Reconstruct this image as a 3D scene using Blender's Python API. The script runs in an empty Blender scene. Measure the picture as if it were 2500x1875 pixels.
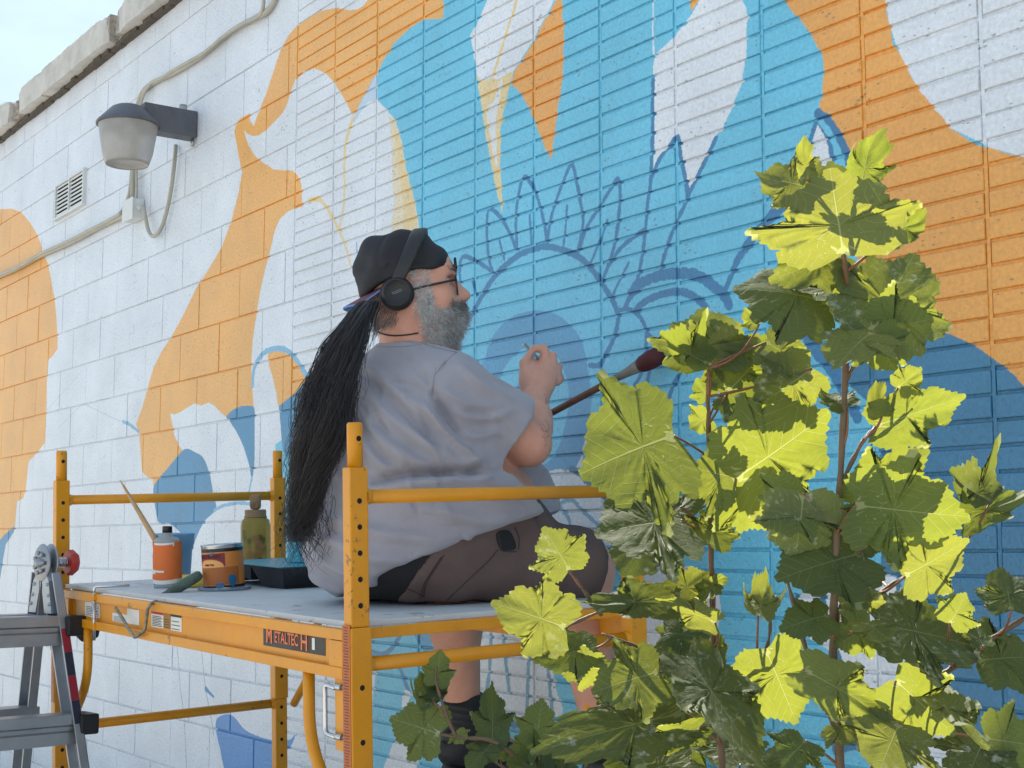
import bpy, bmesh, math, random
import numpy as np
from mathutils import Vector, Matrix
from mathutils.bvhtree import BVHTree

# ------------------------------------------------------------------ camera, sky, sun, exposure
sc = bpy.context.scene
COL = sc.collection
FPX, YAW, PIT, ROL, DW, ZC = 3508.789, -.95642697, .111699644, .000588, 2.38113, 1.35   # solved from the wall's 2 x 12 inch brick grid
_cy, _sy = math.cos(YAW), math.sin(YAW)
CF = np.array([_sy*math.cos(PIT), _cy*math.cos(PIT), math.sin(PIT)])
_R0 = np.array([_cy, -_sy, 0.]); _U0 = np.cross(_R0, CF)
CR = _R0*math.cos(ROL)+_U0*math.sin(ROL); CU = -_R0*math.sin(ROL)+_U0*math.cos(ROL)
CC = np.array([0., -DW, ZC])
cam_d = bpy.data.cameras.new('camera'); cam = bpy.data.objects.new('camera', cam_d); COL.objects.link(cam)
cam.matrix_world = Matrix(((CR[0], CU[0], -CF[0], CC[0]), (CR[1], CU[1], -CF[1], CC[1]), (CR[2], CU[2], -CF[2], CC[2]), (0, 0, 0, 1)))
cam_d.sensor_width = 36; cam_d.lens = FPX/2500*36; cam_d.clip_start = .05; cam_d.clip_end = 4000
sc.camera = cam

SUN_EL, SUN_AZ = math.radians(42), math.radians(-67)     # azimuth measured from +Y (into the wall) towards +X
sun_dir = np.array([math.sin(SUN_AZ)*math.cos(SUN_EL), math.cos(SUN_AZ)*math.cos(SUN_EL), math.sin(SUN_EL)])
world = bpy.data.worlds.new('World'); sc.world = world; world.use_nodes = True
wn = world.node_tree; wn.nodes.clear()
sky = wn.nodes.new('ShaderNodeTexSky'); sky.sky_type = 'NISHITA'; sky.sun_disc = False
sky.sun_elevation = SUN_EL; sky.sun_rotation = SUN_AZ; sky.air_density = 1.0; sky.dust_density = .4; sky.ozone_density = 1.0; sky.altitude = 50
bg = wn.nodes.new('ShaderNodeBackground'); bg.inputs['Strength'].default_value = .10
# thin bright cloud veil over the whole sky
tc = wn.nodes.new('ShaderNodeTexCoord'); mp = wn.nodes.new('ShaderNodeMapping'); mp.inputs['Scale'].default_value = (1.6, 1.6, 4.5)
nz = wn.nodes.new('ShaderNodeTexNoise'); nz.inputs['Scale'].default_value = 2.3; nz.inputs['Detail'].default_value = 7; nz.inputs['Roughness'].default_value = .6
rp = wn.nodes.new('ShaderNodeValToRGB'); rp.color_ramp.elements[0].position = .36; rp.color_ramp.elements[1].position = .74
rp.color_ramp.elements[0].color = (.55, .55, .55, 1); rp.color_ramp.elements[1].color = (1, 1, 1, 1)
mx = wn.nodes.new('ShaderNodeMixRGB'); mx.inputs['Color2'].default_value = (3.0, 3.8, 4.5, 1)
wo = wn.nodes.new('ShaderNodeOutputWorld')
wn.links.new(tc.outputs['Generated'], mp.inputs['Vector']); wn.links.new(mp.outputs[0], nz.inputs['Vector'])
wn.links.new(nz.outputs['Fac'], rp.inputs['Fac']); wn.links.new(rp.outputs['Color'], mx.inputs['Fac'])
wn.links.new(sky.outputs[0], mx.inputs['Color1']); wn.links.new(mx.outputs[0], bg.inputs['Color']); wn.links.new(bg.outputs[0], wo.inputs['Surface'])

sun_d = bpy.data.lights.new('sun', 'SUN'); sun_d.energy = 5.0; sun_d.angle = math.radians(.53); sun_d.color = (1, .93, .80)
sun = bpy.data.objects.new('sun', sun_d); COL.objects.link(sun)
sun.rotation_euler = Vector((-sun_dir[0], -sun_dir[1], -sun_dir[2])).to_track_quat('-Z', 'Y').to_euler()
vs = sc.view_settings; vs.view_transform = 'Standard'; vs.look = 'None'; vs.gamma = 1; vs.exposure = 1.15
sc.cycles.max_bounces = 5; sc.cycles.transparent_max_bounces = 12
rnd = random.Random(7); nr = np.random.RandomState(7)

# ------------------------------------------------------------------ pixels (2500 x 1875) to directions and places
def ray(x, y): return CF+CR*((x-1250)/FPX)-CU*((y-937.5)/FPX)
def at_depth(x, y, d): return CC+ray(x, y)*d
def at_y(x, y, Y):
    r = ray(x, y); return CC+r*((Y-CC[1])/r[1])
def on_wall(o, pts, Y=0.):
    return [at_y(o[0]+x*o[2], o[1]+y*o[2], Y) for x, y in pts]
def proj(P):
    d = np.asarray(P, float)-CC; z = d@CF
    return 1250+FPX*(d@CR)/z, 937.5-FPX*(d@CU)/z, z

# ------------------------------------------------------------------ helpers: materials
def srgb(r, g, b):
    f = lambda c: (c/255/12.92 if c/255 <= .04045 else ((c/255+.055)/1.055)**2.4)
    return (f(r), f(g), f(b), 1)
def mat(name, color=(.5, .5, .5, 1), rough=.5, metal=0., bump=0., bscale=60., vary=0., vscale=9., spec=.5, scuff=None, **kw):
    """plain Principled material with procedural tone variation and fine relief"""
    m = bpy.data.materials.new(name); m.use_nodes = True; nt = m.node_tree; b = nt.nodes['Principled BSDF']
    b.inputs['Base Color'].default_value = color; b.inputs['Roughness'].default_value = rough; b.inputs['Metallic'].default_value = metal
    b.inputs['Specular IOR Level'].default_value = spec
    for k, v in kw.items(): b.inputs[k.replace('_', ' ')].default_value = v
    if vary or bump or scuff:
        g = nt.nodes.new('ShaderNodeNewGeometry')
    if vary:
        n = nt.nodes.new('ShaderNodeTexNoise'); n.inputs['Scale'].default_value = vscale; n.inputs['Detail'].default_value = 6; n.inputs['Roughness'].default_value = .65
        nt.links.new(g.outputs['Position'], n.inputs['Vector'])
        r = nt.nodes.new('ShaderNodeMapRange'); r.inputs['From Min'].default_value = .25; r.inputs['From Max'].default_value = .75
        r.inputs['To Min'].default_value = 1-vary; r.inputs['To Max'].default_value = 1+vary
        nt.links.new(n.outputs['Fac'], r.inputs['Value'])
        x = nt.nodes.new('ShaderNodeVectorMath'); x.operation = 'SCALE'; x.inputs[0].default_value = color[:3]
        nt.links.new(r.outputs[0], x.inputs['Scale']); nt.links.new(x.outputs[0], b.inputs['Base Color'])
        r2 = nt.nodes.new('ShaderNodeMapRange'); r2.inputs['To Min'].default_value = max(0, rough-.12); r2.inputs['To Max'].default_value = min(1, rough+.12)
        nt.links.new(n.outputs['Fac'], r2.inputs['Value']); nt.links.new(r2.outputs[0], b.inputs['Roughness'])
    if scuff:                                   # chips and rubbed marks of another colour
        a, b_ = nt.nodes.new('ShaderNodeTexNoise'), nt.nodes.new('ShaderNodeTexNoise'); a.inputs['Scale'].default_value = scuff[1]; a.inputs['Detail'].default_value = 8; a.inputs['Roughness'].default_value = .7; b_.inputs['Scale'].default_value = scuff[1]*.17
        nt.links.new(g.outputs['Position'], a.inputs['Vector']); nt.links.new(g.outputs['Position'], b_.inputs['Vector'])
        ad = nt.nodes.new('ShaderNodeMath'); ad.operation = 'MULTIPLY_ADD'; ad.inputs[1].default_value = .55; nt.links.new(b_.outputs['Fac'], ad.inputs[0]); nt.links.new(a.outputs['Fac'], ad.inputs[2])
        rr = nt.nodes.new('ShaderNodeMapRange'); rr.inputs['From Min'].default_value = scuff[2]; rr.inputs['From Max'].default_value = scuff[2]+.04; rr.inputs['To Max'].default_value = .8; nt.links.new(ad.outputs[0], rr.inputs['Value'])
        mc = nt.nodes.new('ShaderNodeMixRGB'); mc.inputs['Color2'].default_value = scuff[0]; mc.inputs['Color1'].default_value = color; nt.links.new(rr.outputs[0], mc.inputs['Fac'])
        if vary: nt.links.new(x.outputs[0], mc.inputs['Color1'])
        nt.links.new(mc.outputs[0], b.inputs['Base Color'])
    if bump:
        n2 = nt.nodes.new('ShaderNodeTexNoise'); n2.inputs['Scale'].default_value = bscale; n2.inputs['Detail'].default_value = 5
        nt.links.new(g.outputs['Position'], n2.inputs['Vector'])
        bp = nt.nodes.new('ShaderNodeBump'); bp.inputs['Strength'].default_value = bump; bp.inputs['Distance'].default_value = .004
        nt.links.new(n2.outputs['Fac'], bp.inputs['Height']); nt.links.new(bp.outputs[0], b.inputs['Normal'])
    return m
def bsdf(m): return m.node_tree.nodes['Principled BSDF']

# ------------------------------------------------------------------ helpers: meshes and tags
def tag(o, label=None, cat=None, group=None, kind=None):
    for k, v in (('label', label), ('category', cat), ('group', group), ('kind', kind)):
        if v: o[k] = v
    return o
def link(name, me, parent=None, M=None):
    o = bpy.data.objects.new(name, me); COL.objects.link(o)
    if parent: o.parent = parent
    if M is not None: o.matrix_basis = M
    return o
def empty(name, label, cat, M=None, loc=None, group=None):
    o = bpy.data.objects.new(name, None); COL.objects.link(o); o.empty_display_size = .05
    if M is not None: o.matrix_basis = M
    if loc is not None: o.location = loc
    return tag(o, label, cat, group)
def frame(d, up=(0, 0, 1)):
    d = np.asarray(d, float); d = d/np.linalg.norm(d); up = np.asarray(up, float)
    if abs(d@up) > .95: up = np.array([1., 0, 0])
    s = np.cross(d, up); s /= np.linalg.norm(s); return s, np.cross(s, d), d
class MB:
    """collects boxes, tubes, lathes and sheets into ONE mesh"""
    def __init__(s): s.v = []; s.f = []; s.m = []; s.sm = []
    def add(s, V, F, mi=0, smooth=False):
        n = len(s.v); s.v += [tuple(map(float, p)) for p in V]
        for f in F: s.f.append([n+i for i in f]); s.m.append(mi); s.sm.append(smooth)
    def box(s, c, size, R=None, mi=0, bev=0.):
        c = np.asarray(c, float); h = np.asarray(size, float)/2; R = np.eye(3) if R is None else np.asarray(R)
        if bev > 0:
            bm = bmesh.new(); bmesh.ops.create_cube(bm, size=1)
            for v in bm.verts: v.co = Vector((v.co.x*2*h[0], v.co.y*2*h[1], v.co.z*2*h[2]))
            bmesh.ops.bevel(bm, geom=bm.edges[:], offset=min(bev, .45*2*h.min()), segments=2, affect='EDGES', profile=.6)
            bm.verts.index_update()
            s.add([c+R@np.array(v.co) for v in bm.verts], [[v.index for v in f.verts] for f in bm.faces], mi); bm.free(); return
        V = [c+R@(h*np.array(k)) for k in ((-1, -1, -1), (1, -1, -1), (1, 1, -1), (-1, 1, -1), (-1, -1, 1), (1, -1, 1), (1, 1, 1), (-1, 1, 1))]
        s.add(V, [(3, 2, 1, 0), (4, 5, 6, 7), (0, 1, 5, 4), (1, 2, 6, 5), (2, 3, 7, 6), (3, 0, 4, 7)], mi)
    def tube(s, P, r, n=10, mi=0, caps=True, smooth=True, flat=None):
        P = [np.asarray(p, float) for p in P]; k = len(P); r = [r]*k if np.isscalar(r) else list(r)
        V = []; up = None
        for i in range(k):
            d = P[min(i+1, k-1)]-P[max(i-1, 0)]; d = d/(np.linalg.norm(d)+1e-12)
            if up is None: a, b, _ = frame(d)
            else:
                a = up-d*(up@d); a /= np.linalg.norm(a)+1e-12; b = np.cross(a, d)
            up = a
            for j in range(n):
                t = 2*math.pi*j/n; V.append(P[i]+r[i]*(a*math.cos(t)+b*math.sin(t)*(flat or 1)))
        F = [(i*n+j, i*n+(j+1) % n, (i+1)*n+(j+1) % n, (i+1)*n+j) for i in range(k-1) for j in range(n)]
        if caps: F += [tuple(range(n-1, -1, -1)), tuple((k-1)*n+j for j in range(n))]
        s.add(V, F, mi, smooth)
    def lathe(s, prof, c=(0, 0, 0), R=None, n=28, mi=0, smooth=True):
        R = np.eye(3) if R is None else np.asarray(R); c = np.asarray(c, float); k = len(prof)
        V = [c+R@np.array([r*math.cos(2*math.pi*j/n), r*math.sin(2*math.pi*j/n), z]) for r, z in prof for j in range(n)]
        F = [(i*n+j, i*n+(j+1) % n, (i+1)*n+(j+1) % n, (i+1)*n+j) for i in range(k-1) for j in range(n)]
        s.add(V, F, mi, smooth)
    def prism(s, poly, a, b, mi=0):
        """poly: list of 3D points; extruded by vector b-a"""
        n = len(poly); e = np.asarray(b, float)-np.asarray(a, float)
        V = [np.asarray(p, float) for p in poly]+[np.asarray(p, float)+e for p in poly]
        s.add(V, [tuple(range(n-1, -1, -1)), tuple(range(n, 2*n))]+[(i, (i+1) % n, n+(i+1) % n, n+i) for i in range(n)], mi)
    def mesh(s, name):
        me = bpy.data.meshes.new(name); me.from_pydata(s.v, [], s.f)
        me.polygons.foreach_set('material_index', s.m); me.polygons.foreach_set('use_smooth', s.sm); me.update()
        return me
    def build(s, name, mats, parent=None, M=None, fix=True):
        me = s.mesh(name)
        for m in (mats if isinstance(mats, (list, tuple)) else [mats]): me.materials.append(m)
        if fix:
            bm = bmesh.new(); bm.from_mesh(me); bmesh.ops.recalc_face_normals(bm, faces=bm.faces[:]); bm.to_mesh(me); bm.free()
        return link(name, me, parent, M)
def arc_pts(P, rad, n=6):
    """polyline with rounded corners"""
    P = [np.asarray(p, float) for p in P]; out = [P[0]]
    for i in range(1, len(P)-1):
        a, b, c = P[i-1], P[i], P[i+1]; u = (a-b); v = (c-b); lu, lv = np.linalg.norm(u), np.linalg.norm(v)
        r = min(rad, lu*.49, lv*.49); p0, p1 = b+u/lu*r, b+v/lv*r
        for t in np.linspace(0, 1, n+1): out.append((1-t)**2*p0+2*t*(1-t)*b+t*t*p1)
    return out+[P[-1]]
def smooth_line(P, n=6, closed=False):
    P = [np.asarray(p, float) for p in P]; k = len(P); out = []
    rng = range(k) if closed else range(k-1)
    for i in rng:
        g = (lambda j: P[j % k]) if closed else (lambda j: P[min(max(j, 0), k-1)])
        p0, p1, p2, p3 = g(i-1), g(i), g(i+1), g(i+2)
        for t in np.linspace(0, 1, n, endpoint=False):
            out.append(.5*((2*p1)+(-p0+p2)*t+(2*p0-5*p1+4*p2-p3)*t*t+(-p0+3*p1-3*p2+p3)*t**3))
    return out if closed else out+[P[-1]]
def text_mesh(txt, size, name='lettering', bold=0., spacing=1., squeeze=1.):
    cu = bpy.data.curves.new(name, 'FONT'); cu.body = txt; cu.size = size; cu.align_x = 'CENTER'; cu.align_y = 'CENTER'; cu.offset = bold; cu.space_character = spacing; cu.extrude = .0003
    o = bpy.data.objects.new(name, cu); COL.objects.link(o)
    me = bpy.data.meshes.new_from_object(o.evaluated_get(bpy.context.evaluated_depsgraph_get()))
    bpy.data.objects.remove(o); bpy.data.curves.remove(cu)
    for v in me.vertices: v.co.x *= squeeze
    return me

# ------------------------------------------------------------------ ground
SC_P = np.array([-4.23782182, -1.01178782, 1.47356445]); SC_TH, SC_TX, SC_TY = .00597648, .03916555, .02136954   # scaffold, solved from its adjustment holes
def rot3(th, tx, ty):
    c, s_ = math.cos, math.sin
    Z = np.array([[c(th), -s_(th), 0], [s_(th), c(th), 0], [0, 0, 1]]); X = np.array([[1, 0, 0], [0, c(tx), -s_(tx)], [0, s_(tx), c(tx)]])
    Y = np.array([[c(ty), 0, s_(ty)], [0, 1, 0], [-s_(ty), 0, c(ty)]]); return Z@Y@X
SR = rot3(SC_TH, SC_TX, SC_TY); H0 = 1.45
SO = SC_P-SR@np.array([0, 0, H0])                    # scaffold origin on the ground under one post
def S(x, y, z): return SO+SR@np.array([x, y, z])
SM = Matrix(((*SR[0], SO[0]), (*SR[1], SO[1]), (*SR[2], SO[2]), (0, 0, 0, 1)))
SNRM = SR@np.array([0, 0, 1.])
def ground_z(x, y):
    z = SO[2]-(SNRM[0]*(x-SO[0])+SNRM[1]*(y-SO[1]))/SNRM[2]
    d = math.hypot(x+2, y+1.5); w = max(0., min(1., (d-5)/6)); w = w*w*(3-2*w)
    return z*(1-w)-.08*w
gs = sorted(set([round(v, 2) for v in list(np.linspace(-13, 9, 45))]+[-2000, -600, -200, -80, -40, -25, -18, 14, 25, 60, 150, 500, 2000]))
V = [(x, y, ground_z(x, y)) for y in gs for x in gs]; n = len(gs)
gb = MB(); gb.add(V, [(j*n+i, j*n+i+1, (j+1)*n+i+1, (j+1)*n+i) for j in range(n-1) for i in range(n-1)], smooth=True)
m_pave = mat('pavement', (.44, .42, .39, 1), .9, bump=.5, bscale=90, vary=.22, vscale=3)
tag(gb.build('pavement', m_pave), kind='structure')

# ------------------------------------------------------------------ mural: outlines traced on the wall, painted into a colour map made here
K1 = (0, 0, .45208); K2 = (600, 0, .45208); K3 = (1100, 0, .45208); K4 = (1750, 0, .45208); K7 = (1750, 300, .45208)
L1 = (0, 480, .34358); L2 = (300, 780, .25316); L3 = (1080, 560, .25316); L4 = (1500, 300, .25316); L5 = (1280, 1060, .18987)
L6 = (900, 1480, .23508); L7 = (1940, 1200, .25316); L8 = (1940, 1455, .25316); M2 = (0, 1050, .49729); N2 = (400, 300, .18083); PX = (0, 0, 1.)
P1 = (1350, 700, .42194)
MX0, MX1, MZ0, MZ1, TEX = -11.2, -.6, -.2, 4.0, .0025
MW, MH = int((MX1-MX0)/TEX), int((MZ1-MZ0)/TEX)
img = np.empty((MH, MW, 3), np.float32)
WHITE = np.array(srgb(226, 230, 236)[:3]); ORANGE = np.array(srgb(242, 176, 84)[:3]); ORANGE2 = np.array(srgb(238, 166, 72)[:3]); SKYB = np.array(srgb(106, 196, 226)[:3])
MIDB = np.array(srgb(56, 136, 180)[:3]); DEEPB = np.array(srgb(52, 122, 160)[:3]); LINEB = np.array(srgb(46, 124, 172)[:3]); YEL = np.array(srgb(236, 204, 128)[:3])
PALEB = np.array(srgb(128, 184, 216)[:3]); VIOB = np.array(srgb(84, 158, 200)[:3]); BRTB = np.array(srgb(76, 142, 204)[:3]); PENC = np.array(srgb(178, 186, 200)[:3])
img[:] = WHITE
_wob = nr.randn(MH//6+3); _wob = np.interp(np.arange(MH)/6., np.arange(len(_wob)), _wob)*.0011
def wall_xz(o, pts): return [(p[0], p[2]) for p in on_wall(o, pts)]
def fill(col, *segs, curve=True, alpha=1.):
    P = [q for o, pts in segs for q in wall_xz(o, pts)]
    if curve: P = [tuple(p) for p in smooth_line(P, 5, True)]
    P = np.array(P); x, z = P[:, 0], P[:, 1]; x2, z2 = np.roll(x, -1), np.roll(z, -1)
    j0, j1 = max(0, int((z.min()-MZ0)/TEX)), min(MH-1, int((z.max()-MZ0)/TEX)+1)
    for j in range(j0, j1+1):
        zz = MZ0+(j+.5)*TEX; k = (z > zz) != (z2 > zz)
        if not k.any(): continue
        xs = np.sort(x[k]+(zz-z[k])/(z2[k]-z[k])*(x2[k]-x[k]))+_wob[j]
        for a, b in zip(xs[::2], xs[1::2]):
            i0, i1 = max(0, int(round((a-MX0)/TEX))), min(MW, int(round((b-MX0)/TEX)))
            if i1 > i0: img[j, i0:i1] = col if alpha >= 1 else img[j, i0:i1]*(1-alpha)+col*alpha
def stroke(col, o, pts, w, w2=None, alpha=1.):
    P = np.array(smooth_line(wall_xz(o, pts), 8)); ws = np.linspace(w, w2 or w, len(P)); ws = ws*(1+.10*np.sin(np.arange(len(P))*1.3)+.06*nr.randn(len(P)))
    for (a, b, r) in zip(P[:-1], P[1:], ws[:-1]/2):
        lo, hi = np.minimum(a, b)-r, np.maximum(a, b)+r
        i0, i1, j0, j1 = [int(v) for v in ((lo[0]-MX0)/TEX, (hi[0]-MX0)/TEX+2, (lo[1]-MZ0)/TEX, (hi[1]-MZ0)/TEX+2)]
        i0, j0, i1, j1 = max(i0, 0), max(j0, 0), min(i1, MW), min(j1, MH)
        if i1 <= i0 or j1 <= j0: continue
        X, Z = np.meshgrid(MX0+(np.arange(i0, i1)+.5)*TEX, MZ0+(np.arange(j0, j1)+.5)*TEX); d = b-a
        t = np.clip(((X-a[0])*d[0]+(Z-a[1])*d[1])/(d@d+1e-12), 0, 1)
        k = np.hypot(X-a[0]-t*d[0], Z-a[1]-t*d[1]) < r; sub = img[j0:j1, i0:i1]
        sub[k] = col if alpha >= 1 else sub[k]*(1-alpha)+col*alpha
# big light-blue field
fill(SKYB, (K2, [(1065, -150), (1065, 100), (960, 105), (890, 150), (800, 235), (740, 330), (708, 390), (705, 530), (760, 590), (810, 650), (840, 760), (860, 880), (890, 1000), (920, 1120), (935, 1220), (945, 1330)]),
     (PX, [(1010, 700), (900, 900), (720, 1050), (672, 1085), (668, 1200), (700, 1400), (860, 1500), (895, 1560)]), (L6, [(0, 490), (80, 520), (75, 680), (50, 900), (30, 1100), (20, 1400), (10, 1900)]),
     (PX, [(900, 2100), (2700, 2100), (2700, -100), (1600, -100)]), curve=False)
# upper right white and the two orange fields
fill(WHITE, (K4, [(910, -150), (910, 0), (940, 160), (985, 290), (1090, 480), (1260, 690), (1480, 800), (1659, 850), (2200, 1000), (2200, -150)]), curve=False)
fill(ORANGE2, (K4, [(330, -150), (360, 0), (400, 50), (450, 110), (510, 190), (550, 260), (575, 330), (577, 400), (570, 500), (555, 580), (545, 605), (640, 700), (700, 800), (725, 890)]),
     (PX, [(2085, 500), (2100, 700), (2140, 835), (2200, 814), (2275, 806), (2310, 812), (2353, 830), (2390, 850), (2416, 872), (2444, 890), (2470, 912), (2500, 942), (2620, 1060), (2700, 1100), (2700, 480)]),
     (K4, [(1659, 850), (1560, 830), (1480, 800), (1390, 780), (1260, 690), (1180, 590), (1090, 480), (1040, 390), (985, 290), (950, 240), (940, 160), (920, 80), (910, 0), (910, -150)]), curve=False)
fill(DEEPB, (PX, [(2140, 835), (2200, 814), (2275, 806), (2310, 812), (2353, 830), (2390, 850), (2416, 872), (2444, 890), (2470, 912), (2500, 942), (2620, 1060), (2720, 1150), (2720, 2100), (2345, 2100)]),
     (L8, [(1640, 1659), (1620, 1480), (1640, 1440), (1530, 1330), (1350, 1130), (1210, 880), (1180, 680), (1100, 450), (1030, 200), (1000, 130), (975, 0)]), (PX, [(2187, 1400), (2150, 1385), (2150, 1190), (2140, 1000), (2060, 930), (2065, 905), (2110, 860)]), curve=False)
# orange band and body on the block wall
fill(ORANGE, (K2, [(655, -150), (655, 0), (640, 25), (600, 50), (560, 55), (510, 48), (500, 40), (400, 60), (330, 100), (275, 140)]),
     (K1, [(1560, 190), (1520, 260), (1490, 350), (1440, 500), (1400, 600), (1375, 670), (1372, 680), (1350, 650), (1350, 612), (1300, 640), (1275, 665), (1268, 720), (1280, 780), (1300, 900), (1308, 930), (1290, 1030), (1250, 1190), (1200, 1330), (1130, 1450), (1080, 1530)]),
     (L1, [(1450, 540), (1380, 680), (1310, 830), (1215, 1000), (1150, 1100), (1090, 1220), (1050, 1360), (1010, 1500), (965, 1620)]),
     (L2, [(155, 1080), (165, 1200), (185, 1470), (240, 1520), (285, 1545), (297, 1620), (380, 1500), (470, 1390), (580, 1270), (545, 1220), (500, 1120), (480, 1020), (455, 905), (500, 915), (560, 890), (620, 850), (690, 810), (760, 830), (830, 800), (880, 830), (950, 900), (1000, 940), (1040, 890), (1100, 850), (1180, 833), (1262, 840), (1255, 740), (1245, 600), (1240, 500), (1240, 380), (1245, 260), (1260, 130), (1280, 0)]),
     (L1, [(1850, 680), (1885, 520), (1920, 390), (1950, 250), (1990, 160), (2040, 110), (2100, 85), (2150, 70)]),
     (N2, [(1870, 1100), (1860, 850), (1850, 790), (1800, 700), (1740, 645), (1600, 640), (1490, 630), (1400, 570), (1290, 500), (1220, 430), (1150, 310), (1100, 180), (1085, 95), (1120, 140), (1200, 180), (1280, 170), (1370, 110), (1440, 40), (1480, 0)]),
     (K2, [(200, 610), (225, 560), (245, 490), (270, 430), (310, 385), (365, 368), (430, 395), (480, 450), (540, 550), (578, 625), (600, 590), (650, 500), (705, 400), (740, 330), (800, 235), (890, 150), (960, 105), (1065, 100), (1065, 0), (1065, -150)]), curve=False)
fill(ORANGE, (L1, [(-600, 80), (0, 90), (80, 85), (150, 110), (210, 180), (260, 260), (290, 330), (300, 400), (340, 470), (365, 600), (385, 700), (400, 850), (408, 1000), (410, 1080), (375, 1130), (340, 1165), (333, 1300), (330, 1500), (325, 1659)]),
     (M2, [(222, 60), (175, 120), (140, 155), (125, 300), (115, 335), (85, 350), (75, 470), (25, 510), (0, 540), (-400, 760)]), curve=False)
fill(MIDB, (M2, [(75, 470), (68, 500), (30, 560), (15, 640), (0, 730), (-300, 1100), (-400, 900), (0, 540), (25, 510)]), curve=False)
# blue pieces left of the painter
fill(MIDB, (L2, [(1000, 940), (1040, 890), (1100, 850), (1180, 833), (1265, 850), (1270, 1000), (1265, 1400), (1245, 1530), (1215, 1400), (1150, 1200), (1080, 1060), (1020, 970)]))
fill(MIDB, (M2, [(755, 275), (830, 180), (905, 95), (960, 110), (1000, 140), (1030, 220), (1045, 310), (1060, 385), (1010, 440), (975, 500), (945, 580), (935, 600), (900, 520), (830, 460), (780, 455), (762, 380)]))
fill(ORANGE, (L2, [(1400, 340), (1430, 310), (1490, 300), (1560, 320), (1640, 370), (1700, 450), (1780, 580), (1730, 630), (1660, 710), (1600, 760), (1505, 835), (1480, 720), (1450, 580), (1410, 440)]))
fill(MIDB, (L2, [(1505, 835), (1600, 760), (1660, 710), (1730, 630), (1790, 580), (1900, 700), (2100, 900), (1900, 1300), (1650, 1290), (1600, 1300), (1540, 1280), (1530, 1150), (1515, 950)]), curve=False)
stroke(PALEB, L2, [(1250, 640), (1260, 500), (1290, 410), (1340, 340), (1400, 300), (1500, 280), (1580, 300), (1660, 370), (1720, 460), (1790, 580)], .022)
stroke(PALEB, M2, [(1050, 395), (1100, 370), (1180, 358), (1260, 370)], .014)
stroke(PALEB, L2, [(0, 985), (60, 1010), (150, 1080)], .016); stroke(PALEB, L2, [(1245, 1530), (1225, 1620), (1210, 1700)], .012)
stroke(PENC, L1, [(590, 1470), (420, 1640)], .004, alpha=.7); stroke(PENC, L1, [(590, 1470), (860, 1600)], .004, alpha=.7); stroke(PENC, L1, [(580, 1240), (330, 1520)], .004, alpha=.6)
fill(BRTB, (M2, [(1060, 1430), (1110, 1395), (1150, 1410), (1200, 1470), (1260, 1500), (1330, 1520), (1420, 1520), (1450, 1490), (1430, 1550), (1380, 1600), (1330, 1700), (1130, 1700), (1080, 1560)]))
for l in ([(870, 1060), (885, 1250), (905, 1420), (918, 1700)], [(990, 1090), (1010, 1270), (1035, 1400), (1050, 1500)]): stroke(PENC*.85, M2, l, .008, alpha=.75)
stroke(MIDB, M2, [(1010, 1270), (1050, 1310)], .02, .008)
# petals at the top
fill(WHITE, (K3, [(210, -150), (200, 0), (150, 110), (105, 195), (125, 290), (140, 400), (160, 520), (185, 700), (210, 850), (240, 1000), (280, 1130), (285, 1160), (280, 1060), (265, 900), (270, 700), (280, 600), (300, 520), (320, 460), (345, 380), (380, 320), (440, 230), (500, 120), (560, 0), (600, -150)]), curve=False)
fill(YEL, (K3, [(140, 400), (170, 445), (220, 420), (262, 430), (300, 405), (345, 380), (320, 460), (295, 560), (270, 700), (265, 900), (280, 1060), (285, 1160), (240, 1000), (210, 850), (185, 700), (160, 520)]), curve=False, alpha=.85)
fill(WHITE, (K3, [(195, 590), (235, 545), (262, 450), (280, 440), (250, 620), (245, 760), (250, 900), (230, 850), (215, 760)]), alpha=.9)
stroke(YEL, K3, [(360, -40), (345, 40), (300, 190), (262, 310), (228, 410)], .013, alpha=.7)
fill(ORANGE2, (K3, [(600, -150), (600, 0), (612, 150), (610, 300), (600, 450), (580, 600), (560, 750), (543, 865), (500, 770), (440, 620), (400, 540), (360, 480), (325, 455), (350, 380), (440, 240), (500, 130), (570, 0), (575, -150)]), curve=False)
fill(WHITE, (K3, [(1390, -150), (1345, 0), (1300, 80), (1240, 160), (1170, 235), (1100, 300), (1092, 410), (1100, 600), (1098, 750), (1100, 930), (1140, 840), (1180, 790), (1225, 745), (1250, 880), (1275, 1010), (1290, 1030), (1330, 940), (1390, 830), (1430, 740), (1470, 690), (1530, 560), (1575, 450), (1595, 300), (1605, 100), (1600, 50), (1575, 0), (1575, -150)]), curve=False)
fill(ORANGE2, (K3, [(1280, -150), (1290, 0), (1300, 60), (1345, 0), (1380, -150)]), curve=False)
stroke(WHITE, K3, [(1092, -60), (1092, 100), (1094, 200), (1098, 300)], .006)
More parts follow.
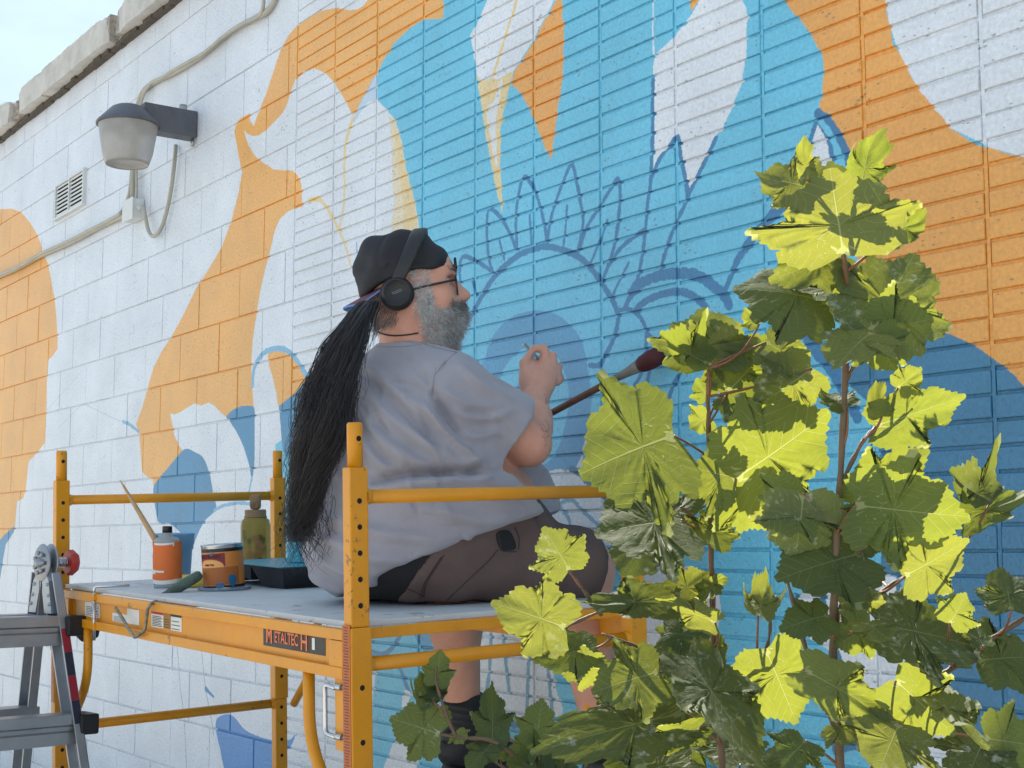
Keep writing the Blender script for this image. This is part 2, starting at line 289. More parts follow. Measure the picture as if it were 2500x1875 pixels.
# yellow wash and thin lines on the white figure
fill(YEL, (K2, [(775, 620), (810, 650), (840, 760), (860, 880), (890, 1000), (920, 1120), (940, 1290), (870, 1280), (785, 1260), (800, 1100), (790, 900), (785, 750)]), curve=False, alpha=.55)
fill(YEL, (K2, [(800, 680), (835, 760), (862, 900), (900, 1040), (940, 1290), (850, 1290), (850, 1100), (820, 880)]), curve=False, alpha=.6)
for l in ([(580, 640), (545, 750), (532, 900), (530, 1100), (505, 1250)], [(340, 1085), (400, 1080), (460, 1160), (520, 1280), (570, 1430)]): stroke(YEL, K2, l, .02, .012, alpha=.6)
stroke(LINEB, K2, [(575, 1440), (600, 1520)], .008); stroke(LINEB*1.5, K2, [(597, 1310), (600, 1370)], .005); fill(YEL, (K2, [(610, 1525), (660, 1500), (670, 1620), (612, 1600)]))
fill(PALEB, (K2, [(705, 400), (705, 530), (650, 560), (590, 660), (585, 630), (640, 500)]), alpha=.45)
# ring, arch and petals being lined in
fill(VIOB, (L3, [(395, 1270), (440, 1130), (520, 990), (620, 880), (720, 820), (880, 780), (1000, 790), (1120, 830), (1220, 910), (1310, 1020), (1360, 1130), (1390, 1250), (1420, 1450), (1432, 1659)]),
     (L5, [(815, 60), (760, 220), (690, 400), (560, 520), (300, 560), (120, 720), (-300, 800), (-700, 300)]), (L3, [(200, 1659)]))
fill(SKYB, (L3, [(520, 1659), (550, 1450), (600, 1340), (680, 1230), (760, 1160), (880, 1120), (1000, 1140), (1100, 1220), (1160, 1320), (1200, 1450), (1222, 1659)]), (L5, [(480, 60), (440, 170), (370, 290), (250, 400), (100, 450), (-100, 300)]))
fill(VIOB, (L3, [(680, 1700), (690, 1560), (740, 1480), (800, 1430), (880, 1460), (900, 1600), (860, 1900), (760, 1900)]))
fill(WHITE, (L5, [(190, 690), (200, 590), (240, 530), (320, 480), (450, 450), (560, 470), (660, 430), (740, 260), (790, 60), (850, 30), (1000, 100), (1100, 200), (1300, 300), (1500, 700), (1300, 1000), (1220, 1420), (1150, 1430), (850, 1400), (700, 1340), (500, 1290), (300, 1240), (190, 1220), (200, 1000)]))
stroke(DEEPB, L5, [(600, 450), (720, 500), (800, 590), (900, 690), (1050, 820), (1120, 930), (1215, 985)], .020)
fill(VIOB, (L5, [(880, 570), (1040, 520), (1100, 640), (1000, 680), (900, 680)]))
for l in ([(490, 990), (465, 910), (520, 860), (600, 845), (650, 870), (720, 960), (800, 1030), (980, 1195)], [(490, 990), (560, 1060), (592, 1160), (590, 1300)], [(240, 900), (260, 1050), (268, 1220)], [(850, 60), (860, 200)], [(770, 280), (770, 460)], [(870, 280), (912, 460)]): stroke(PALEB*.85, L5, l, .012)
stroke(LINEB, L3, [(240, 900), (330, 730), (400, 610), (470, 500), (560, 390), (650, 310), (750, 240), (880, 190), (1000, 165), (1130, 190), (1250, 230), (1350, 290), (1430, 370), (1500, 460), (1560, 560), (1620, 650), (1660, 730), (1690, 820), (1690, 920), (1660, 1030), (1620, 1130), (1560, 1230), (1510, 1310), (1420, 1310)], .021, .015)
for l in ([(62, 1640), (50, 1500), (52, 1420), (70, 1385), (110, 1395), (170, 1430), (230, 1470)], [(225, 1470), (205, 1390), (198, 1270), (200, 1180), (212, 1130), (250, 1150), (290, 1200), (330, 1280), (350, 1340)],
          [(358, 1340), (355, 1180), (370, 1050), (397, 955), (440, 1000), (480, 1100), (510, 1230), (518, 1310)], [(520, 1310), (545, 1170), (590, 1030), (650, 890), (680, 980), (700, 1080), (715, 1200), (690, 1360)],
          [(700, 1340), (740, 1220), (810, 1110), (860, 1030), (905, 968), (917, 1060), (905, 1200), (880, 1340), (830, 1490)], [(820, 1510), (880, 1390), (950, 1310), (1050, 1240)],
          [(1095, 420), (1090, 650), (1085, 900), (1080, 1000), (1065, 1100), (1050, 1250), (1035, 1380), (1010, 1500), (950, 1650)], [(1085, 960), (1130, 860), (1180, 790), (1226, 740), (1245, 850), (1265, 950), (1277, 1040), (1270, 1100), (1220, 1200), (1180, 1300), (1150, 1400), (1128, 1490)], [(1435, 745), (1390, 840), (1340, 940), (1290, 1040), (1270, 1100)]):
    stroke(LINEB, K3, l, .0135)
for l in ([(430, 1165), (436, 1310)], [(630, 1110), (613, 1320)], [(848, 1190), (800, 1320), (760, 1420)], [(265, 1300), (288, 1400)], [(962, 1420), (900, 1540), (868, 1610)], [(118, 1510), (140, 1600)]): stroke(LINEB, K3, l, .010)
stroke(LINEB, L4, [(150, 1659), (220, 1570), (330, 1510), (450, 1470), (600, 1450), (750, 1460), (870, 1510), (970, 1590), (1050, 1650), (1110, 1760)], .027)
stroke(LINEB, L4, [(1050, 1650), (1120, 1480), (1180, 1330), (1250, 1220), (1330, 1110), (1420, 1000), (1500, 920), (1580, 830), (1680, 740)], .016, .034)
stroke(LINEB, P1, [(480, 130), (540, 80), (640, 40), (740, 30), (820, 60), (890, 120)], .020)
for l in ([(375, 140), (430, 130), (490, 160), (530, 220), (542, 300), (532, 380), (520, 480), (470, 580)], [(540, 265), (600, 320)], [(750, 480), (700, 560), (655, 690)], [(562, 470), (545, 560), (530, 620)], [(410, 125), (440, 60), (485, 0)]): stroke(LINEB, P1, l, .013)
stroke(LINEB, P1, [(1480, 300), (1560, 400), (1659, 560), (1760, 760)], .026); stroke(LINEB, K7, [(490, 1170), (560, 1260), (660, 1360)], .03)
fill(WHITE, (K4, [(545, 680), (515, 780), (490, 900), (600, 960), (640, 900), (605, 790), (580, 730)]))
stroke(LINEB, K4, [(485, 810), (515, 730), (545, 655), (580, 700), (610, 770), (625, 870)], .013); stroke(LINEB*.9, K4, [(545, 610), (600, 655), (645, 720), (690, 800), (722, 890)], .022); stroke(SKYB, K4, [(560, 655), (610, 720), (650, 800), (680, 880)], .014)
# below the deck and behind the leaves
fill(VIOB, (L6, [(430, 200), (640, 190), (660, 430), (580, 490), (530, 420)]), curve=False)
for l in ([(390, 200), (310, 340), (250, 430), (180, 490), (100, 495), (0, 470)], [(310, 600), (370, 760), (425, 895)]): stroke(MIDB, L6, l, .018)
fill(WHITE, (L6, [(1200, 270), (1600, 310), (1800, 370), (1900, 600), (1960, 900), (2010, 1110), (1800, 1160), (1520, 1205), (1400, 1150), (1250, 1020), (1120, 900), (1110, 700), (1150, 450)]))
for l in ([(1270, 300), (1260, 640), (1215, 930)], [(1395, 310), (1430, 600), (1460, 880)], [(1685, 350), (1660, 640), (1648, 1110)], [(1850, 500), (1880, 800), (1912, 1140)]): stroke(PALEB*.8, L6, l, .016)
stroke(LINEB, L6, [(1380, 1190), (1550, 1215), (1720, 1130)], .022); fill(WHITE, (L6, [(275, 1370), (530, 1395), (500, 1700), (130, 1750)]), curve=False); fill(WHITE, (L6, [(365, 880), (440, 905), (400, 1020), (350, 1050)]))
fill(WHITE, (PX, [(1570, 1396), (1690, 1385), (1760, 1480), (1700, 1640), (1590, 1640), (1560, 1500)]))
fill(WHITE, (L7, [(20, 1000), (200, 930), (420, 850), (550, 812), (720, 786), (900, 798), (985, 830), (978, 1000), (1000, 1100), (1030, 1200)]), (L8, [(1100, 450), (1180, 680), (1210, 880), (1350, 1130), (1530, 1330), (1620, 1480), (1640, 1900), (1000, 1900), (850, 1560), (640, 1180), (520, 900), (400, 560), (150, 420), (20, 200)]), curve=False)
stroke(DEEPB, L7, [(300, 900), (420, 820), (560, 775), (760, 745), (960, 765)], .022); stroke(DEEPB, L7, [(280, 390), (500, 345), (760, 325)], .026)
stroke(DEEPB, L8, [(400, 540), (500, 850), (570, 1020), (640, 1190)], .020); stroke(DEEPB, L7, [(260, 960), (270, 1120)], .022); stroke(DEEPB, L7, [(10, 1000), (15, 1180)], .012)
stroke(PALEB*.8, L8, [(1100, 800), (1200, 890), (1340, 1130), (1530, 1340), (1630, 1440)], .012); stroke(DEEPB, L8, [(420, 1470), (520, 1450), (600, 1480)], .04)
fill(SKYB*.9, (L7, [(1045, 850), (1215, 840), (1190, 950), (1120, 1080), (1080, 1090), (1035, 1080), (1040, 950)]))
fill(SKYB, (L8, [(420, 1560), (650, 1480), (850, 1540), (960, 1640), (1000, 1900), (420, 1900)]))

mural = bpy.data.images.new('mural_paint_map', MW, MH, alpha=False, float_buffer=True)
px4 = np.ones((MH, MW, 4), np.float32); px4[..., :3] = img; mural.pixels.foreach_set(px4.ravel()); mural.update(); mural.pack() if False else None
del px4

m_wall = bpy.data.materials.new('painted_masonry'); m_wall.use_nodes = True; nt = m_wall.node_tree; B = nt.nodes['Principled BSDF']
def N(t, **kw):
    n = nt.nodes.new(t)
    for k, v in kw.items():
        if k in n.inputs: n.inputs[k].default_value = v
        else: setattr(n, k, v)
    return n
geo = N('ShaderNodeNewGeometry'); sep = N('ShaderNodeSeparateXYZ'); nt.links.new(geo.outputs['Position'], sep.inputs[0])
ux = N('ShaderNodeMapRange'); uz = N('ShaderNodeMapRange')
for u, ax, a, b in ((ux, 'X', MX0, MX1), (uz, 'Z', MZ0, MZ1)):
    u.inputs['From Min'].default_value = a; u.inputs['From Max'].default_value = b; u.clamp = False; nt.links.new(sep.outputs[ax], u.inputs['Value'])
cmb = N('ShaderNodeCombineXYZ'); nt.links.new(ux.outputs[0], cmb.inputs[0]); nt.links.new(uz.outputs[0], cmb.inputs[1])
it = N('ShaderNodeTexImage'); it.image = mural; it.extension = 'EXTEND'; nt.links.new(cmb.outputs[0], it.inputs[0])
# roller streaks and blotches of the paint
n1 = N('ShaderNodeTexNoise', Scale=3.2, Detail=5., Roughness=.6); nt.links.new(geo.outputs['Position'], n1.inputs['Vector'])
n2 = N('ShaderNodeTexNoise', Scale=95., Detail=4., Roughness=.7); nt.links.new(geo.outputs['Position'], n2.inputs['Vector'])
vo = N('ShaderNodeTexVoronoi', Scale=58.); nt.links.new(geo.outputs['Position'], vo.inputs['Vector'])
r1 = N('ShaderNodeMapRange'); r1.inputs['From Min'].default_value = .3; r1.inputs['From Max'].default_value = .7; r1.inputs['To Min'].default_value = .89; r1.inputs['To Max'].default_value = 1.07; nt.links.new(n1.outputs['Fac'], r1.inputs['Value'])
r2 = N('ShaderNodeMapRange'); r2.inputs['From Min'].default_value = .35; r2.inputs['From Max'].default_value = .65; r2.inputs['To Min'].default_value = .86; r2.inputs['To Max'].default_value = 1.08; nt.links.new(n2.outputs['Fac'], r2.inputs['Value'])
# pin-holes in the block face, the shade of their depth painted dark
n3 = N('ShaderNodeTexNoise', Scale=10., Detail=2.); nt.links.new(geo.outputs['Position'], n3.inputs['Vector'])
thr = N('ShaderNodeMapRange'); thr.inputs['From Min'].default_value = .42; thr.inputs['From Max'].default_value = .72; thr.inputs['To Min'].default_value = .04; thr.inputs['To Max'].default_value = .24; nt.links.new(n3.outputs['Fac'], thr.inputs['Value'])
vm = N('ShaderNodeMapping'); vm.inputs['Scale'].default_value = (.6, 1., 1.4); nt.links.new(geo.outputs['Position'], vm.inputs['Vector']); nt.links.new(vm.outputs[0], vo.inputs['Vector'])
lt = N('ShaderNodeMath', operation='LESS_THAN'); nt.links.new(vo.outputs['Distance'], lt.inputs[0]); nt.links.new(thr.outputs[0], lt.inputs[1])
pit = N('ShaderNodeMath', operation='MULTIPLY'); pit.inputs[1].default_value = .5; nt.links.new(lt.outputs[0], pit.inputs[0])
mul = N('ShaderNodeMath', operation='MULTIPLY'); nt.links.new(r1.outputs[0], mul.inputs[0]); nt.links.new(r2.outputs[0], mul.inputs[1])
scl = N('ShaderNodeVectorMath', operation='SCALE'); nt.links.new(it.outputs['Color'], scl.inputs[0]); nt.links.new(mul.outputs[0], scl.inputs['Scale'])
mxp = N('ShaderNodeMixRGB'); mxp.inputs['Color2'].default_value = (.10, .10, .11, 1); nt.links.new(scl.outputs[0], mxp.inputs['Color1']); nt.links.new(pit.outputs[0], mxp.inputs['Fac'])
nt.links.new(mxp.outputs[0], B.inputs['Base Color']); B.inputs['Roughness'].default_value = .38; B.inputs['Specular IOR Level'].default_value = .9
bh = N('ShaderNodeMath', operation='MULTIPLY_ADD'); bh.inputs[1].default_value = -.7; nt.links.new(lt.outputs[0], bh.inputs[0]); nt.links.new(n2.outputs['Fac'], bh.inputs[2])
bp = N('ShaderNodeBump'); bp.inputs['Strength'].default_value = .8; bp.inputs['Distance'].default_value = .004; nt.links.new(bh.outputs[0], bp.inputs['Height']); nt.links.new(bp.outputs[0], B.inputs['Normal'])

# ------------------------------------------------------------------ the wall: each brick and block a piece of its own, joints recessed
wall = empty('mural_wall', 'long masonry wall painted with an unfinished blue, orange and white mural', 'wall', loc=(-5, 0, 0))
WP = Matrix.Translation((5, 0, 0))
XS, BW, RH, ZJ = -4.7915, .304886, .0508, 2.864
def brick_mesh(w, h, gap_x, gap_z, ch, name):
    """block with eased, slightly worn edges; front at y=0, back at y=.03"""
    x0, x1, z0, z1 = gap_x/2, w-gap_x/2, gap_z/2, h-gap_z/2; b = MB()
    def ring(i, y): return [(x0+i, y, z0+i), (x1-i, y, z0+i), (x1-i, y, z1-i), (x0+i, y, z1-i)]
    V = ring(0, .03)+ring(0, ch*.8)+ring(ch*.35, ch*.2)+ring(ch, 0)
    F = [(4*k+i, 4*k+(i+1) % 4, 4*k+4+(i+1) % 4, 4*k+4+i) for k in range(3) for i in range(4)]+[(12, 13, 14, 15)]
    b.add(V, F); me = b.mesh(name); me.materials.append(m_wall); return me
brick_me = [brick_mesh(BW, RH, .0095+.002*k, .0050+.0018*k, .003, 'brick') for k in range(3)]
block_me = [brick_mesh(.4064, 4*RH, .005+.001*k, .0055+.001*k, .0026, 'block') for k in range(3)]
rest = MB()
def in_view(x, z, w, h):
    best = None
    for a in (x+.02, x+w/2, x+w-.02):
        for c in (z+.01, z+h-.01):
            u, v, d = proj((a, 0, c))
            if d > 0 and -5 < u < 2505 and -5 < v < 1880: best = d if best is None else min(best, d)
    return best
cells = []
for i in range(0, 22):
    x = XS+i*BW
    for j in range(-56, 19):
        z = ZJ+j*RH; cells.append((in_view(x, z, BW, RH) if i < 12 else None, x, z, i, j))
cells.sort(key=lambda c: c[0] if c[0] is not None else 1e9)
def add_rest(me, x, y, z):
    rest.add([(v.co.x+x, v.co.y+y, v.co.z+z) for v in me.vertices], [list(p.vertices) for p in me.polygons])
nb = 0
for d, x, z, i, j in cells:
    me = brick_me[rnd.randrange(3)]; y = rnd.uniform(-.0016, .0012)
    if d is not None and nb < 300:
        o = link('brick', me, wall, WP@Matrix.Translation((x+rnd.uniform(-.001, .001), y, z+rnd.uniform(-.0007, .0007)))@Matrix.Rotation(rnd.uniform(-.002, .002), 4, 'Y')); nb += 1
    else: add_rest(me, x, y, z)
o = rest.build('brick_courses', m_wall, wall, WP, fix=False); o['kind'] = 'stuff'
nbk = 0
for j in range(-14, 5):
    z = ZJ+j*4*RH; off = -.0705 if j % 2 else -.2605        # joints staggered from course to course
    x1 = XS
    xs = [XS]; xk = XS+off
    while xk > -11.4: xs.append(xk); xk -= .4064
    for a, b in zip(xs[1:], xs[:-1]):
        w = b-a; me = block_me[rnd.randrange(3)]
        if abs(w-.4064) > .01: me = brick_mesh(w, 4*RH, .006, .006, .0024, 'block')
        d = in_view(a, z, w, 4*RH); y = rnd.uniform(-.0012, .001)
        if d is not None and z < 3.81: link('block', me, wall, WP@Matrix.Translation((a, y, z))); nbk += 1
        else: link('block', me, wall, WP@Matrix.Translation((a, y, z))) if z < 3.75 and a > -9.6 and z > -.3 else None
mbk = MB(); mbk.box((-5.0, .1145, 1.85), (13.4, .215, 4.0)); mbk.build('mortar', m_wall, wall, WP)
# fresh grout bead in the straight vertical joints
vj = MB()
for i in range(0, 22): vj.box((XS+i*BW, .0085, 1.86), (.0085, .010, 4.0))
vj.build('vertical_joint_mortar', m_wall, wall, WP)
# stucco return past the far end so the wall has an end
# coping: cast concrete lengths with broken ends
m_conc = mat('coping_concrete', (.56, .54, .50, 1), .92, bump=.9, bscale=55, vary=.25, vscale=7)
m_agg = mat('broken_concrete', (.36, .32, .28, 1), .95, bump=1., bscale=90, vary=.5, vscale=45)
m_dark = mat('joint_dirt', (.09, .075, .06, 1), .95, bump=.6, bscale=60, vary=.4, vscale=30)
def coping(x0, x1, rough0=0., rough1=0.):
    n = max(3, int((x1-x0)/.035)); prof = [(.30, 3.80), (-.085, 3.80), (-.085, 3.935), (-.078, 3.948), (.30, 3.955)]
    b = MB(); V = []; k = len(prof)
    for i in range(n+1):
        t = i/n; x = x0+(x1-x0)*t; e0 = max(0, 1-(x-x0)/.16)*rough0; e1 = max(0, 1-(x1-x)/.16)*rough1; e = e0+e1
        for q, (y, z) in enumerate(prof):
            jag = e*abs(nr.randn())*.5+e*.4
            V.append((x+nr.randn()*.004*(e > 0), y+(jag*.07 if q in (1, 2, 3) else 0)+nr.randn()*.0012, z-(jag*.055 if q >= 2 else 0)+(jag*.03 if q < 2 else 0)))
    F = [(i*k+j, i*k+(j+1) % k, (i+1)*k+(j+1) % k, (i+1)*k+j) for i in range(n) for j in range(k)]
    mi = []
    b.add(V, F+[tuple(range(k)), tuple(n*k+j for j in range(k))]); o = b.build('coping_stone', [m_conc, m_agg], wall, WP)
    for p in o.data.polygons:
        c = p.center
        if (rough0 and c.x < x0+.10*rough0+.012*nr.randn()) or (rough1 and c.x > x1-.10*rough1+.012*nr.randn()): p.material_index = 1
    return o
for a in ((-11.3, -9.62, 0, .3), (-9.6, -8.30, .4, .9), (-8.295, -7.735, 1.1, .15), (-7.73, -6.70, .0, .35), (-6.61, -5.2, .4, 0), (-5.18, -3.6, 0, 0), (-3.58, -1.9, 0, 0), (-1.88, 1.7, 0, 0)): coping(*a)
mb = MB()
for k in range(14): mb.box((-6.65+nr.randn()*.022, .02+nr.rand()*.05, 3.80+.14*nr.rand()), (.05+.04*nr.rand(), .1, .03+.03*nr.rand()), rot3(*(nr.randn(3)*.5)))
mb.build('broken_joint_rubble', m_agg, wall, WP)
mb = MB(); x = -9.6
while x < 1.7:
    w = .06+.1*nr.rand(); mb.box((x+w/2, -.010+nr.randn()*.006, 3.792), (w*.98, .035+.02*nr.rand(), .016+.012*nr.rand())); x += w
mb.build('bedding_mortar', m_dark, wall, WP)
wall['kind'] = 'thing'

# ------------------------------------------------------------------ things fixed to the wall
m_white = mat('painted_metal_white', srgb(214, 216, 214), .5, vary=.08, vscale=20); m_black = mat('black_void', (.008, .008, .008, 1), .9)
m_greyp = mat('grey_cable_sheath', srgb(176, 172, 158), .55, vary=.15, vscale=12); m_housing = mat('lamp_housing', srgb(88, 90, 98), .45, bump=.2, vary=.25, vscale=14)
m_galv = mat('galvanised', (.42, .43, .45, 1), .38, .8, vary=.2, vscale=18)
vx0, vx1, vz0, vz1 = -7.635, -7.175, 3.084, 3.281
vent = empty('air_vent', 'white louvred air vent grille set in the block wall below the coping', 'vent', loc=((vx0+vx1)/2, 0, vz0)); VM = Matrix.Translation((-(vx0+vx1)/2, 0, -vz0))
b = MB(); t = .012
b.box(((vx0+vx1)/2, -.008, vz1-t/2), (vx1-vx0, .022, t)); b.box(((vx0+vx1)/2, -.010, vz0+t/2), (vx1-vx0+.02, .026, t)); b.box((vx0+t/2, -.008, (vz0+vz1)/2), (t, .022, vz1-vz0-2*t)); b.box((vx1-t/2, -.008, (vz0+vz1)/2), (t, .022, vz1-vz0-2*t)); b.box(((vx0+vx1)/2, -.009, (vz0+vz1)/2), (.012, .02, vz1-vz0-2*t))
b.build('frame', m_white, vent, VM)
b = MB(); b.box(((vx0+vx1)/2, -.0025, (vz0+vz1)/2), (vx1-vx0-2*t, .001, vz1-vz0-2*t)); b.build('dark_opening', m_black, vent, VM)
for k in range(8):
    b = MB(); zc = vz0+t+(k+.62)*(vz1-vz0-2*t)/8
    b.box(((vx0+vx1)/2, -.0095, zc), (vx1-vx0-2*t-.002, .004, .0092)); b.build('louvre_slat', m_white, vent, VM)

# barn light: hood, lens, arm, photocell
LX, LY = -5.80, -.292
lp = empty('barn_light', 'grey barn light with frosted bucket lens on a wall bracket', 'wall light', loc=(LX, 0, 3.1)); LM = Matrix.Translation((-LX, 0, -3.1))
top = at_y(K1[2]*710, K1[2]*565, LY); rim = at_y(K1[2]*693, K1[2]*672, LY); bot = at_y(K1[2]*692, K1[2]*882, LY); cx = rim[0]
zr, zt, zb = rim[2], top[2], bot[2]
b = MB(); b.lathe([(.0, zt), (.055, zt-.001), (.072, zt-.010), (.108, zr+.03), (.128, zr+.010), (.134, zr), (.134, zr-.006), (.126, zr-.005), (.10, zr+.012), (0, zr+.02)], (cx, LY, 0)); b.build('hood', m_housing, lp, LM)
m_lens = mat('frosted_lens', (.60, .58, .55, 1), .35, bump=.3, bscale=40, vary=.12, vscale=18); bsdf(m_lens).inputs['Transmission Weight'].default_value = .45; bsdf(m_lens).inputs['IOR'].default_value = 1.3
b = MB(); b.lathe([(.124, zr-.006), (.120, zr-.03), (.106, zb+.05), (.092, zb+.004), (.088, zb-.004), (.083, zb+.002), (.076, zb+.012), (0, zb+.014)], (cx, LY, 0)); b.build('lens', m_lens, lp, LM)
b = MB(); b.lathe([(0, zb+.02), (.03, zb+.03), (.034, zb+.10), (.02, zr-.02), (0, zr-.01)], (cx, LY, 0)); b.build('bulb', mat('bulb_glass', (.8, .8, .78, 1), .3), lp, LM)
a1 = at_y(K1[2]*995, K1[2]*642, -.005); a2 = at_y(K1[2]*995, K1[2]*785, -.005); az = (a1[2]+a2[2])/2
b = MB(); b.box((cx+.005, (LY+.055-.004)/2-.0, (a1[2]+a2[2])/2+.002), (.082, abs(LY)-.055, (a1[2]-a2[2])*.96), bev=.004); b.build('arm', m_housing, lp, LM)
b = MB(); b.lathe([(0, a1[2]+.03), (.016, a1[2]+.03), (.018, a1[2]), (.018, a1[2]-.01)], (cx, -.05, 0), n=14); b.tube([(cx+.02, -.012, a2[2]), (cx+.02, -.012, a2[2]-.03)], .009); b.build('cable_gland', m_galv, lp, LM)
# junction box
J = [at_y(K1[2]*x, K1[2]*y, -.05) for x, y in ((675, 1110), (725, 1070), (725, 1175))]
jx = J[1][0]-.055; jz0, jz1 = J[2][2], J[1][2]
jb = empty('junction_box', 'pale grey junction box on the wall under the barn light', 'junction box', loc=(jx, 0, jz0)); JM = Matrix.Translation((-jx, 0, -jz0))
b = MB(); b.box((jx, -.030, (jz0+jz1)/2), (.125, .056, jz1-jz0), bev=.004); b.build('housing', m_white, jb, JM)
b = MB(); b.box((jx, -.060, (jz0+jz1)/2), (.135, .004, jz1-jz0+.01), bev=.0015); b.build('cover_plate', m_white, jb, JM)
b = MB(); b.tube([(jx+.06, -.030, (jz0+jz1)/2), (jx+.085, -.030, (jz0+jz1)/2)], .014); b.build('cable_gland', m_white, jb, JM)
def cable(name, label, o, pts, r, Y, m=m_greyp, n=5):
    P = smooth_line([at_y(o[0]+x*o[2], o[1]+y*o[2], Y if np.isscalar(Y) else Y[i]) for i, (x, y) in enumerate(pts)], n)
    b = MB(); b.tube(P, r, 8); oo = b.build(name, m); return tag(oo, label, 'cable')
ca = [(1485, -30), (1475, 20), (1430, 75), (1380, 98), (1280, 150), (1200, 210), (1100, 295), (1010, 355), (940, 395), (868, 428), (800, 465), (765, 505), (745, 560), (742, 590)]
cable('electric_cable', 'grey cable looping from the coping down to the barn light hood', K1, ca, .011, -.015)
cable('electric_cable', 'second grey cable twisted beside the one feeding the barn light', K1, [(1425, -30), (1420, 40), (1395, 88), (1290, 140), (1190, 212), (1110, 280), (1000, 345), (930, 385), (875, 420), (820, 445), (785, 490), (765, 540), (755, 590)], .008, -.026)
cable('electric_cable', 'grey cable loop hanging between the bracket and the junction box', K1, [(950, 785), (945, 850), (930, 980), (910, 1100), (880, 1210), (850, 1262), (822, 1275), (800, 1240), (785, 1170), (772, 1112)], .009, (-.012, -.02, -.02, -.02, -.025, -.025, -.025, -.03, -.03, -.03))
cable('electric_cable', 'grey cable drop from behind the lens into the junction box top', K1, [(722, 880), (718, 960), (716, 1040), (712, 1078)], .012, -.03)
cable('electric_cable', 'thin grey cable curving from the lamp past the box corner', K1, [(712, 890), (708, 960), (700, 1030), (686, 1080), (668, 1120), (650, 1150)], .008, -.02)
cable('electric_cable', 'thin straight white cable beside the drop above the junction box', K1, [(736, 880), (738, 980), (738, 1078)], .007, -.028)
cable('electric_cable', 'long painted conduit cable running along the wall from the junction box', K1, [(690, 1160), (600, 1195), (500, 1245), (400, 1300), (300, 1345), (210, 1385), (130, 1430), (60, 1465), (0, 1490), (-120, 1545)], .014, -.016)
cable('electric_cable', 'thinner cable clipped above the long painted conduit', K1, [(655, 1152), (580, 1195), (480, 1245), (400, 1288), (300, 1335), (210, 1375), (130, 1425), (60, 1458), (0, 1482), (-120, 1530)], .009, -.03)

# ------------------------------------------------------------------ scaffold
m_yel = mat('scaffold_yellow', srgb(222, 146, 12), .36, bump=.12, bscale=120, vary=.12, vscale=9, scuff=((.16, .10, .04, 1), 38., .945))
m_ply = mat('worn_plywood', (.60, .62, .64, 1), .55, bump=.4, bscale=70, vary=.14, vscale=7, scuff=((.30, .31, .31, 1), 22., .90))
m_chrome = mat('zinc_plated', (.62, .63, .66, 1), .22, 1., vary=.1, vscale=30)
LS, WS = 1.765, .705
scf = empty('mobile_scaffold', 'yellow steel mobile scaffold with grey plywood deck beside the mural wall', 'scaffold', SM)
DZ = 1.213
# plywood deck with stains
nt = m_ply.node_tree; bs = bsdf(m_ply)
def boxp(name, c, s, m=m_yel, bev=.002, par=scf, R=None):
    b = MB(); b.box(c, s, R, bev=bev); return b.build(name, m, par)
boxp('plywood_deck', (LS/2-.012, WS/2, DZ-.006), (LS-.06, WS-.002, .012), m_ply, .0015)
hole = MB(); HRM = np.array([[0, 0, 1], [0, 1, 0], [-1, 0, 0]]); hole.lathe([(.0054, -.0015), (.0057, .0006), (.0068, .0006), (.0074, 0)], (0, 0, 0), HRM, n=14, mi=1); hole.lathe([(0, 0), (.0056, 0)], (.0004, 0, 0), HRM, n=14, mi=0); hole_me = hole.mesh('adjustment_hole'); hole_me.materials.append(m_black); hole_me.materials.append(m_yel)
for ix in (0, 1):
    for iy in (0, 1):
        px_, py_ = ix*LS-.0155, iy*WS
        b = MB(); b.box((px_, py_, (H0+.066+H0-.245)/2), (.031, .041, .311), bev=.003); o = b.build('post', m_yel, scf)
        b = MB(); b.box((px_, py_, (H0-.2452+H0-.64)/2), (.037, .046, .3946), bev=.003); b.build('post_sleeve', m_yel, scf)
        b = MB(); b.box((px_, py_, (H0-.6402+.17)/2), (.031, .041, H0-.6402-.17), bev=.003); b.build('post', m_yel, scf)
        b = MB(); b.tube([(px_, py_, H0+.0662), (px_, py_, H0+.150), (px_, py_, H0+.154)], [.0158, .0158, .0135], 20); b.build('coupling_pin', m_yel, scf)
        zs = [H0-k*.0508 for k in range(5)]+[H0+.122, H0-.3606, H0-.465, H0-.569]+[H0-.667-k*.0508 for k in range(9)]
        for z in zs:
            x = px_+(.0158 if (abs(z-H0-.122) < .01 or H0-.24 < z or z < H0-.64) else .0188); o = link('adjustment_hole', hole_me, scf, Matrix.Translation((x, py_, z)))
        # caster
        b = MB(); b.tube([(px_-.018, py_, .065), (px_+.018, py_, .065)], .065, 24, mi=0); b.tube([(px_-.022, py_, .065), (px_+.022, py_, .065)], .03, 16, mi=1); b.box((px_-.027, py_, .10), (.006, .04, .12), mi=1); b.box((px_+.027, py_, .10), (.006, .04, .12), mi=1); b.box((px_, py_, .162), (.06, .05, .01), mi=1)
        b.build('caster', [mat('caster_rubber', (.03, .03, .03, 1), .7), m_galv], scf)
def rail(x, z, r=.0142, y0=.02, y1=WS-.02):
    b = MB(); b.tube([(x, y0, z), (x, y1, z)], r, 18); b.tube([(x, y0-.001, z), (x, y0+.012, z)], [r*1.35, r*1.02], 18, caps=False); b.tube([(x, y1+.001, z), (x, y1-.012, z)], [r*1.35, r*1.02], 18, caps=False); b.build('rail', m_yel, scf)
for x in (-.0155, LS-.0155):
    rail(x, H0+.008); rail(x, H0-.655 if x < 0 else H0-.319); rail(x, .45); rail(x, .22)
rail(-.0155, H0-.319)
